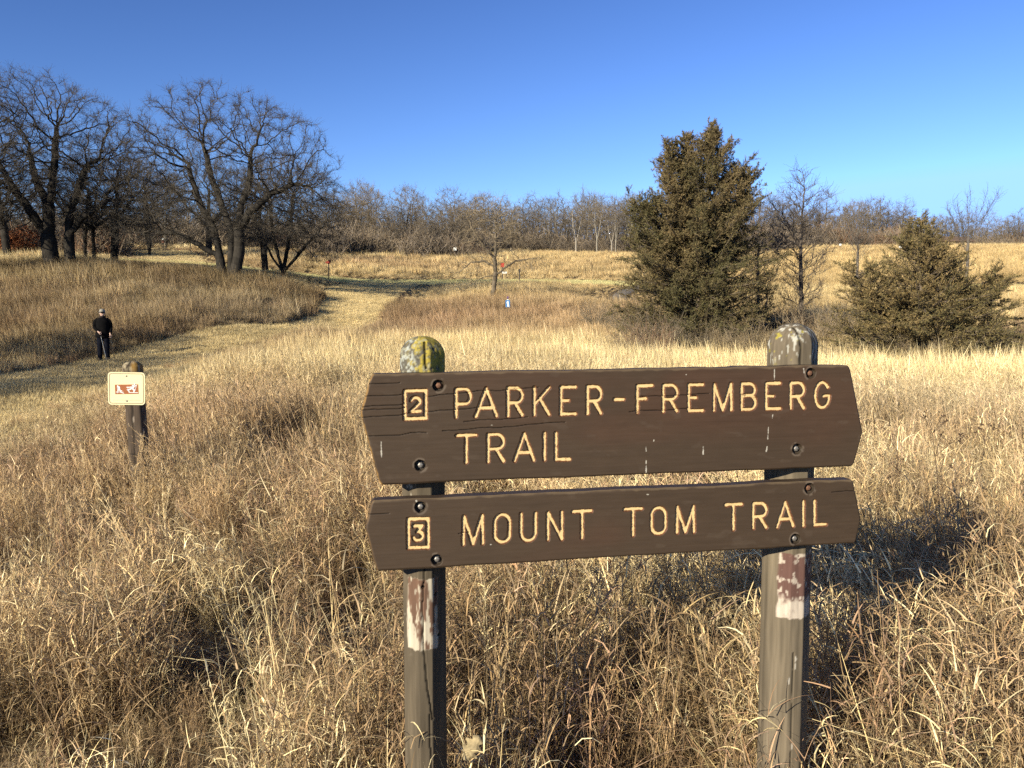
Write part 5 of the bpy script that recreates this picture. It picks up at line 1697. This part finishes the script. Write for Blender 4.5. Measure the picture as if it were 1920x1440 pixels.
def part_plate(name, parent, mat, pts, y, th):
    """flat outline plate (x, z) facing -y"""
    n = len(pts)
    V = [(x_, y, z_) for x_, z_ in pts] + [(x_, y + th, z_) for x_, z_ in pts]
    me = bpy.data.meshes.new(name)
    me.from_pydata(V, [], [list(range(n)), list(range(2 * n - 1, n - 1, -1))] + [[i, n + i, n + (i + 1) % n, (i + 1) % n] for i in range(n)])
    me.materials.append(mat)
    return link(name, me, parent)
M_RED = plain('red_sign_paint', (0.42, 0.05, 0.025), 0.5, 0.1, 4)
M_WHITE = plain('white_sign_paint', (0.80, 0.78, 0.72), 0.5, 0.06, 4)
M_YELLOW = plain('yellow_sign_paint', (0.85, 0.72, 0.06), 0.5, 0.08, 4)
M_BLUE = plain('blue_sign_paint', (0.03, 0.20, 0.50), 0.45, 0.1, 4)
M_PURPLE = plain('purple_cap_paint', (0.13, 0.06, 0.16), 0.5, 0.1, 4)
M_WOODP = plain('grey_post_wood', (0.09, 0.072, 0.055), 0.9, 0.35, 12)
M_PALEP = plain('pale_post_wood', (0.42, 0.34, 0.24), 0.9, 0.25, 12)
def stand(name, label, cat, px, d, yaw=0.0):
    g = ground_at(px, d)
    return thing(name, label, cat, tuple(g), yaw)
def zpx(t, px, py, d):
    return at(px, py, d)[2] - t.location.z
t = stand('trail_marker', 'small blue and white marker on a thin post in the reddish field', 'marker', 952, 46)
a, b_ = zpx(t, 952, 576, 46), zpx(t, 952, 563, 46)
part_pole('post', t, M_DARKMETAL, 0.03, -0.3, b_ + 0.12)
pn = part_plate('panel', t, M_BLUE, [(-0.125, a), (0.125, a), (0.125, b_), (-0.125, b_)], -0.045, 0.012)
mz = (a + b_) / 2
part_plate('emblem', pn, M_WHITE, [(-0.03, mz - .17), (0.09, mz - .17), (0.07, mz - .04), (0.05, mz + .05), (0.055, mz + .13), (-0.03, mz + .15), (-0.07, mz + .06), (-0.035, mz - .02)], -0.052, 0.004)
part_plate('top_plate', t, M_WHITE, [(-0.05, b_ + .01), (0.05, b_ + .01), (0.05, b_ + .06), (-0.05, b_ + .06)], -0.045, 0.012)
part_box('cap', t, M_PURPLE, -0.05, 0.05, -0.035, 0.035, b_ + .10, b_ + .22)
t = stand('diamond_marker', 'red double-pointed marker on a dark post left of the field path junction', 'marker', 618, 73)
zz = zpx(t, 618, 491, 73)
part_pole('post', t, M_DARKMETAL, 0.05, -0.3, zz + .2)
part_plate('panel', t, M_RED, [(-0.33, zz - .05), (-0.05, zz - .2), (0.20, zz - .14), (0.22, zz + .20), (-0.02, zz + .12)], -0.065, 0.012)
t = stand('arrow_marker', 'yellow two-lobed marker on a short dark post by the hill path', 'marker', 331, 58)
zz = zpx(t, 331, 497, 58)
part_pole('post', t, M_DARKMETAL, 0.03, -0.3, zz + .12)
part_plate('panel', t, M_YELLOW, [(-.16, zz - .13), (-.02, zz - .05), (.02, zz - .05), (.17, zz - .11), (.18, zz + .09), (.03, zz + .06), (-.03, zz + .06), (-.18, zz + .10)], -0.045, 0.012)
t = stand('red_panel_sign', 'small red panel on a post behind the crooked limb of the field tree', 'sign', 942, 80)
zz = zpx(t, 942, 497, 80)
part_pole('post', t, M_DARKMETAL, 0.045, -0.3, zz + .15)
part_plate('panel', t, M_RED, [(-.18, zz - .2), (.16, zz - .2), (.18, zz + .22), (-.16, zz + .2)], -0.06, 0.014)
t = stand('white_board_sign', 'low white horizontal board on two stakes by the field tree', 'sign', 946, 79)
zz = zpx(t, 946, 511, 79)
part_plate('panel', t, M_WHITE, [(-.24, zz - .09), (.22, zz - .10), (.24, zz + .08), (-.22, zz + .09)], -0.03, 0.02)
for sx in (-.17, .17):
    A = Acc(); box(A, sx - .02, sx + .02, -0.008, 0.03, -0.3, zz + .05); link('stake', A.mesh('stake', M_WOODP, False), t)
t = stand('trail_post', 'dark square-topped post on the mown lane right of the field tree', 'post', 974, 75)
zz = zpx(t, 974, 504, 75)
part_box('post', t, M_WOODP, -.065, .065, -.065, .065, -.3, zz, bevel=.02)
part_plate('panel', t, M_DARKMETAL, [(-.085, zz - .32), (.085, zz - .32), (.085, zz - .02), (-.085, zz - .02)], -0.09, 0.02)
t = stand('white_square_sign', 'white square sign at the edge of the ridge wood left of the field tree', 'sign', 854, 112)
zz = zpx(t, 854, 467, 112)
part_pole('post', t, M_WOODP, 0.05, -.3, zz + .2)
part_plate('panel', t, M_WHITE, [(-.21, zz - .2), (.21, zz - .2), (.21, zz + .2), (-.21, zz + .2)], -.07, .02)
t = stand('pale_stake', 'pale wooden stake at the wood edge right of the field tree', 'post', 958, 128)
part_box('post', t, M_PALEP, -.09, .09, -.09, .09, -.3, max(zpx(t, 958, 475, 128), 1.1), bevel=.02)
t = stand('notice_board', 'small whitish notice with a reddish lower half near the white-barked tree', 'sign', 311, 92)
zz = max(zpx(t, 311, 460, 92), 1.2)
part_pole('post', t, M_WOODP, 0.05, -.3, zz + .2)
part_plate('panel', t, M_WHITE, [(-.13, zz + .02), (.13, zz + .02), (.13, zz + .2), (-.13, zz + .2)], -.07, .02)
part_plate('panel', t, plain('reddish_panel', (0.45, 0.18, 0.12), .6, .1, 4), [(-.13, zz - .32), (.13, zz - .32), (.13, zz - .04), (-.13, zz - .04)], -.07, .02)
for px, d, lb in ((1683, 120, 'small white box on a pole behind the top of the low cedar'), (1571, 140, 'small white box on a pole at the wood edge between the cedars')):
    t = stand('nest_box', lb, 'box', px, d)
    zz = max(zpx(t, px, 463, d), 1.2)
    part_pole('pole', t, M_WOODP, 0.04, -.3, zz - .1)
    part_box('box', t, M_WHITE, -.16, .16, -.14, .14, zz - .16, zz + .2, bevel=.02)
    part_box('roof', t, M_WOODP, -.2, .2, -.2, .18, zz + .205, zz + .25, bevel=.01)
t = stand('shed', 'low cream-walled shed with a brown roof behind the low cedar on the right hill', 'building', 1777, 178, 0.1)
part_box('wall', t, plain('cream_wall', (0.55, 0.42, 0.29), .8, .1, 2), -3.4, 3.4, -2, 2, -.6, 2.1, bevel=.03)
part_box('door', t, plain('dark_door', (0.10, 0.075, 0.055), .8, .2, 2), -.5, .5, -2.06, -2.003, -.4, 1.7, bevel=.01)
Vr = np.array([(-3.8, -2.5, 2.05), (3.8, -2.5, 2.05), (3.8, 0, 3.2), (-3.8, 0, 3.2), (3.8, 2.5, 2.05), (-3.8, 2.5, 2.05), (-3.8, -2.5, 1.9), (3.8, -2.5, 1.9), (3.8, 2.5, 1.9), (-3.8, 2.5, 1.9)])
me = bpy.data.meshes.new('roof')
me.from_pydata([tuple(v) for v in Vr], [], [(0, 1, 2, 3), (3, 2, 4, 5), (6, 7, 1, 0), (8, 9, 5, 4), (7, 8, 4, 2, 1), (9, 6, 0, 3, 5)])
me.materials.append(plain('brown_roof', (0.17, 0.11, 0.075), .9, .2, 3))
link('roof', me, t)
# fallen branch by the hill path
p = at(392, 600, 55.5)
A = Acc()
rr_ = rs(66)
P = np.array([(-1.0, 0, .15), (-.5, .05, .28), (0, .0, .30), (.5, .1, .22), (1.0, .1, .45), (1.4, .2, .7)])
V, F = tubes(P[None], np.array([[.06, .08, .09, .08, .06, .03]]), 7); A.add(V, F, OAKB)
Q, th = arcs(P[rr_.randint(1, 5, 9)], rr_.uniform(0, 6.28, 9), rr_.uniform(.3, .8, 9), rr_.uniform(.2, 1.2, 9), rr_.uniform(-.5, .5, 9), 4)
V, F = tubes(Q, np.full((9, 4), .02), 4); A.add(V, F, OAKB)
o = link('fallen_branch', A.mesh('fallen_branch', M_BARK), None, (p[0], p[1], gz(p[0], p[1])))
o.rotation_euler = (0, 0, .1); o.scale = (.75, .75, .75)
tag(o, 'dark fallen branch lying across the hill path beside the three-trunked oak', 'branch')

# ------------------------------------------------------------------ the walker on the path
WD = 27.7
wp = ground_at(192, WD); wp[2] += 0.03
face_yaw = math.atan2(-wp[0], wp[1]) * 0.9
walker = thing('person', 'person in black coat and pale cap standing with walking poles on the mown path', 'person', tuple(wp), face_yaw)
def skin_obj(name, verts, edges, radii, mat, parent, root=0, sub=2):
    me = bpy.data.meshes.new(name)
    me.from_pydata(verts, edges, [])
    me.materials.append(mat)
    o = link(name, me, parent)
    m = o.modifiers.new('skin', 'SKIN'); m.use_smooth_shade = True
    sv = me.skin_vertices[0].data
    for i, q in enumerate(radii):
        sv[i].radius = (q, q) if not isinstance(q, tuple) else q
        sv[i].use_root = (i == root)
    m = o.modifiers.new('sub', 'SUBSURF'); m.levels = sub; m.render_levels = sub
    return o
class Sk:
    def __init__(s): s.v, s.e, s.r = [], [], []
    def add(s, p, q, par=None):
        s.v.append(tuple(p)); s.r.append(q)
        if par is not None: s.e.append((par, len(s.v) - 1))
        return len(s.v) - 1
M_SKIN = plain('skin', (0.70, 0.46, 0.36), 0.55, 0.06, 10)
M_COAT = plain('black_coat', (0.007, 0.0065, 0.007), 0.95, 0.3, 14, 0, 0.05)
M_TROU = plain('dark_blue_trousers', (0.009, 0.010, 0.017), 0.95, 0.3, 14, 0, 0.05)
M_CAP = plain('pale_grey_cap', (0.30, 0.28, 0.235), 0.8, 0.1, 14)
M_BLACK = plain('black_plastic', (0.006, 0.006, 0.006), 0.25, 0.1, 10)
M_SHOE = plain('brown_shoe', (0.07, 0.05, 0.035), 0.7, 0.3, 20)
k = Sk()
pel = k.add((0, 0, .95), .12); sp = k.add((0, 0, 1.13), .115, pel); chs = k.add((0, .01, 1.33), .13, sp); nk0 = k.add((0, .01, 1.45), .06, chs)
nk1 = k.add((0, .0, 1.52), .052, nk0); jaw = k.add((0, -.025, 1.575), (.062, .068), nk1); mid = k.add((0, -.012, 1.645), (.074, .09), jaw); crn = k.add((0, -.002, 1.705), (.066, .08), mid); k.add((0, 0, 1.735), .035, crn)
k.add((0, -.112, 1.625), .012, mid)                       # nose
hands = {}
for s_ in (-1, 1):
    k.add((s_ * .083, .005, 1.635), .012, mid)             # ear
    sh = k.add((s_ * .18, .01, 1.42), .055, chs)
    el = k.add((s_ * .235, .02, 1.16) if s_ > 0 else (-.25, .03, 1.16), .04, sh)
    wr = (.225, -.09, .93) if s_ > 0 else (-.145, -.17, 1.0)
    w_i = k.add(wr, .026, el)
    pm = np.array(wr) + (np.array((0.005, -.025, -.075)) if s_ > 0 else np.array((.055, -.03, -.05)))
    p_i = k.add(pm, (.036, .018), w_i)
    hands[s_] = pm
    dn = unit(pm - np.array(wr)); across = unit(np.cross(dn, np.array((0, -1.0, 0)))); curl = np.array((0, -1.0, 0))
    for fi, (off_, L_) in enumerate(((-.026, .062), (-.009, .072), (.009, .068), (.026, .054))):
        b0 = k.add(pm + across * off_ + dn * .03, .009, p_i)
        b1 = k.add(pm + across * off_ * 1.05 + dn * (.03 + L_ * .4) + curl * L_ * .25, .0085, b0)
        b2 = k.add(pm + across * off_ * 1.05 + dn * (.03 + L_ * .5) + curl * L_ * .7, .008, b1)
        k.add(pm + across * off_ + dn * (.03 + L_ * .2) + curl * L_ * .85, .007, b2)
    th0 = k.add(pm - across * .036 - dn * .01, .010, p_i); k.add(pm - across * .048 + dn * .02 + curl * .028, .009, th0)
    hp = k.add((s_ * .09, 0, .88), .085, pel)
    kn = k.add((s_ * .105, -.02 if s_ < 0 else .0, .49), .056, hp)
    an = k.add((s_ * .12, .01, .09), .036, kn)
    k.add((s_ * .15, -.14, .045), .03, an)
skin_obj('body', k.v, k.e, k.r, M_SKIN, walker, pel)
def loft(rings, kk=28, seed=0, wrinkle=0.006):
    """rings: (cx, cy, cz, rx, ry)"""
    R = np.array(rings, float)
    t = np.linspace(0, len(R) - 1, (len(R) - 1) * 5 + 1)
    R = np.stack([np.interp(t, np.arange(len(R)), R[:, q]) for q in range(5)], -1)
    a = np.arange(kk) * 2 * math.pi / kk
    V = np.stack([R[:, 0, None] + R[:, 3, None] * np.cos(a), R[:, 1, None] + R[:, 4, None] * np.sin(a), np.repeat(R[:, 2, None], kk, 1)], -1).reshape(-1, 3)
    V += (fbm(V * 14, 3, seed) - 0.5)[:, None] * wrinkle * unit(V - np.repeat(R[:, :3], kk, 0)) * 2
    return V, grid_faces(kk, len(R), True)
def limb(P, R, seed=0):
    P = np.array(P, float)
    t = np.linspace(0, len(P) - 1, (len(P) - 1) * 6 + 1)
    Q = np.stack([np.interp(t, np.arange(len(P)), P[:, q]) for q in range(3)], -1)
    for _ in range(3): Q[1:-1] = Q[1:-1] * .5 + (Q[2:] + Q[:-2]) * .25
    r_ = np.interp(t, np.arange(len(P)), R) * (1 + 0.10 * (fbm(Q * 22, 2, seed) - .5) * 2)
    return tubes(Q[None], r_[None], 14)
A = Acc()
V, F = loft([(0, 0, .80, .235, .165), (0, 0, .83, .24, .17), (0, 0, .95, .225, .165), (0, 0, 1.12, .21, .152), (0, .01, 1.30, .225, .152), (0, .012, 1.39, .208, .132), (0, .012, 1.44, .165, .115), (0, .01, 1.475, .10, .092), (0, 0, 1.52, .082, .086), (0, 0, 1.523, .07, .075)], 30, 3)
A.add(V, F)
for s_, pts in ((1, [(.09, .012, 1.425), (.165, .012, 1.405), (.222, .015, 1.33), (.262, .02, 1.17), (.245, -.04, 1.02), (.227, -.085, .94)]), (-1, [(-.09, .012, 1.425), (-.165, .012, 1.405), (-.225, .015, 1.33), (-.268, .03, 1.16), (-.20, -.08, 1.06), (-.15, -.165, 1.005)])):
    V, F = limb(pts, [.030, .062, .068, .058, .052, .044], 5 + s_); A.add(V, F)
link('coat', A.mesh('coat', M_COAT), walker)
A = Acc()
V, F = loft([(0, 0, .80, .195, .14), (0, 0, .90, .20, .145), (0, 0, 1.0, .19, .135)], 26, 4); A.add(V, F)
for s_ in (-1, 1):
    V, F = limb([(s_ * .095, 0, .92), (s_ * .10, -.005, .72), (s_ * .107, -.015, .49), (s_ * .113, .0, .25), (s_ * .12, .01, .06)], [.11, .102, .082, .075, .078], 9 + s_); A.add(V, F)
link('trousers', A.mesh('trousers', M_TROU), walker)
for s_ in (-1, 1):
    V, F = limb([(s_ * .118, .075, .05), (s_ * .12, .02, .06), (s_ * .135, -.07, .05), (s_ * .152, -.165, .04), (s_ * .155, -.19, .035)], [.025, .05, .048, .042, .012], 12 + s_)
    V[:, 2] = np.maximum(V[:, 2], 0.004)
    A = Acc(); A.add(V, F); link('shoe', A.mesh('shoe', M_SHOE), walker)
# cap with a brim, ear flaps of the same cloth
A = Acc()
V, F = loft([(0, .006, 1.678, .091, .106), (0, .004, 1.70, .092, .106), (0, .003, 1.735, .084, .098), (0, .006, 1.762, .058, .068), (0, .006, 1.775, .02, .024), (0, .006, 1.776, .001, .001)], 26, 6, .002); A.add(V, F)
n_ = 14
aa = np.linspace(math.pi * 1.12, math.pi * 1.88, n_)
inn = np.stack([.09 * np.cos(aa), .104 * np.sin(aa), np.full(n_, 1.695)], -1); out = np.stack([.098 * np.cos(aa), .075 * 0 + .104 * np.sin(aa) * 1.0 - .075 * np.abs(np.sin(aa)) ** 2, np.full(n_, 1.682)], -1)
rows = np.concatenate([inn, out, out - np.array((0, 0, .006)), inn - np.array((0, 0, .006))])
A.add(rows, grid_faces(n_, 4))
for s_ in (-1, 1):
    V, F = loft([(s_ * .080, .03, 1.585, .010, .03), (s_ * .083, .03, 1.62, .014, .038), (s_ * .085, .02, 1.68, .016, .055)], 12, 8, .001); A.add(V, F)
link('cap', A.mesh('cap', M_CAP), walker)
A = Acc()
aa = np.linspace(math.pi * 1.08, math.pi * 1.92, 18)
rows = np.concatenate([np.stack([.083 * np.cos(aa), -.008 + .104 * np.sin(aa), np.full(18, z_) + .004 * np.cos(aa * 2)], -1) for z_ in (1.632, 1.648, 1.664)])
A.add(rows, grid_faces(18, 3))
o = link('sunglasses', A.mesh('sunglasses', M_BLACK), walker)
m = o.modifiers.new('thickness', 'SOLIDIFY'); m.thickness = .006; m.offset = 1
A = Acc()
V, F = loft([(0, -.004, 1.475, .098, .098), (0, -.006, 1.505, .100, .104), (0, -.004, 1.535, .086, .092)], 24, 31, .008); A.add(V, F)
link('scarf', A.mesh('scarf', plain('black_scarf', (.02, .012, .012), .9, .3, 20)), walker)
def pole(label, top, tip, tone_mat):
    Mw = Matrix.Translation(walker.location) @ Matrix.Rotation(face_yaw, 4, 'Z')
    a, b_ = Mw @ Vector(top), Mw @ Vector(tip)
    b_.z = gz(b_.x, b_.y) + .02
    t = thing('walking_pole', label, 'walking pole', tuple(b_), 0)
    a_ = np.array(a - b_)
    A = Acc()
    ts = np.linspace(0, 1, 6)[:, None]
    V, F = tubes((a_[None] * ts)[None], np.array([[.004, .008, .008, .009, .009, .009]]), 8); A.add(V, F)
    link('shaft', A.mesh('shaft', tone_mat), t)
    A = Acc()
    g = unit(a_[None])[0]
    V, F = tubes(np.stack([a_ - g * .10, a_ - g * .05, a_, a_ + g * .03, a_ + g * .035])[None], np.array([[.012, .016, .015, .017, .004]]), 10); A.add(V, F)
    link('handle', A.mesh('handle', M_BLACK), t)
    A = Acc()
    V, F = tubes(np.stack([g * .06, g * .065, g * .07, g * .075])[None], np.array([[.006, .035, .035, .006]]), 12); A.add(V, F)
    link('basket', A.mesh('basket', M_BLACK), t)
M_ALU = plain('aluminium_shaft', (0.62, 0.58, 0.50), 0.35, 0.1, 10, 0.6)
h1 = hands[-1]; h2 = hands[1]
pole('silver walking pole slanting across the person in front of the legs', (h1[0] + .02, h1[1] - .035, h1[2] - .02), (.10, -.33, 0), M_ALU)
pole('thin dark walking pole upright in the hand nearer the field', (h2[0] + .005, h2[1] - .035, h2[2] - .02), (.34, -.22, 0), M_DARKMETAL)
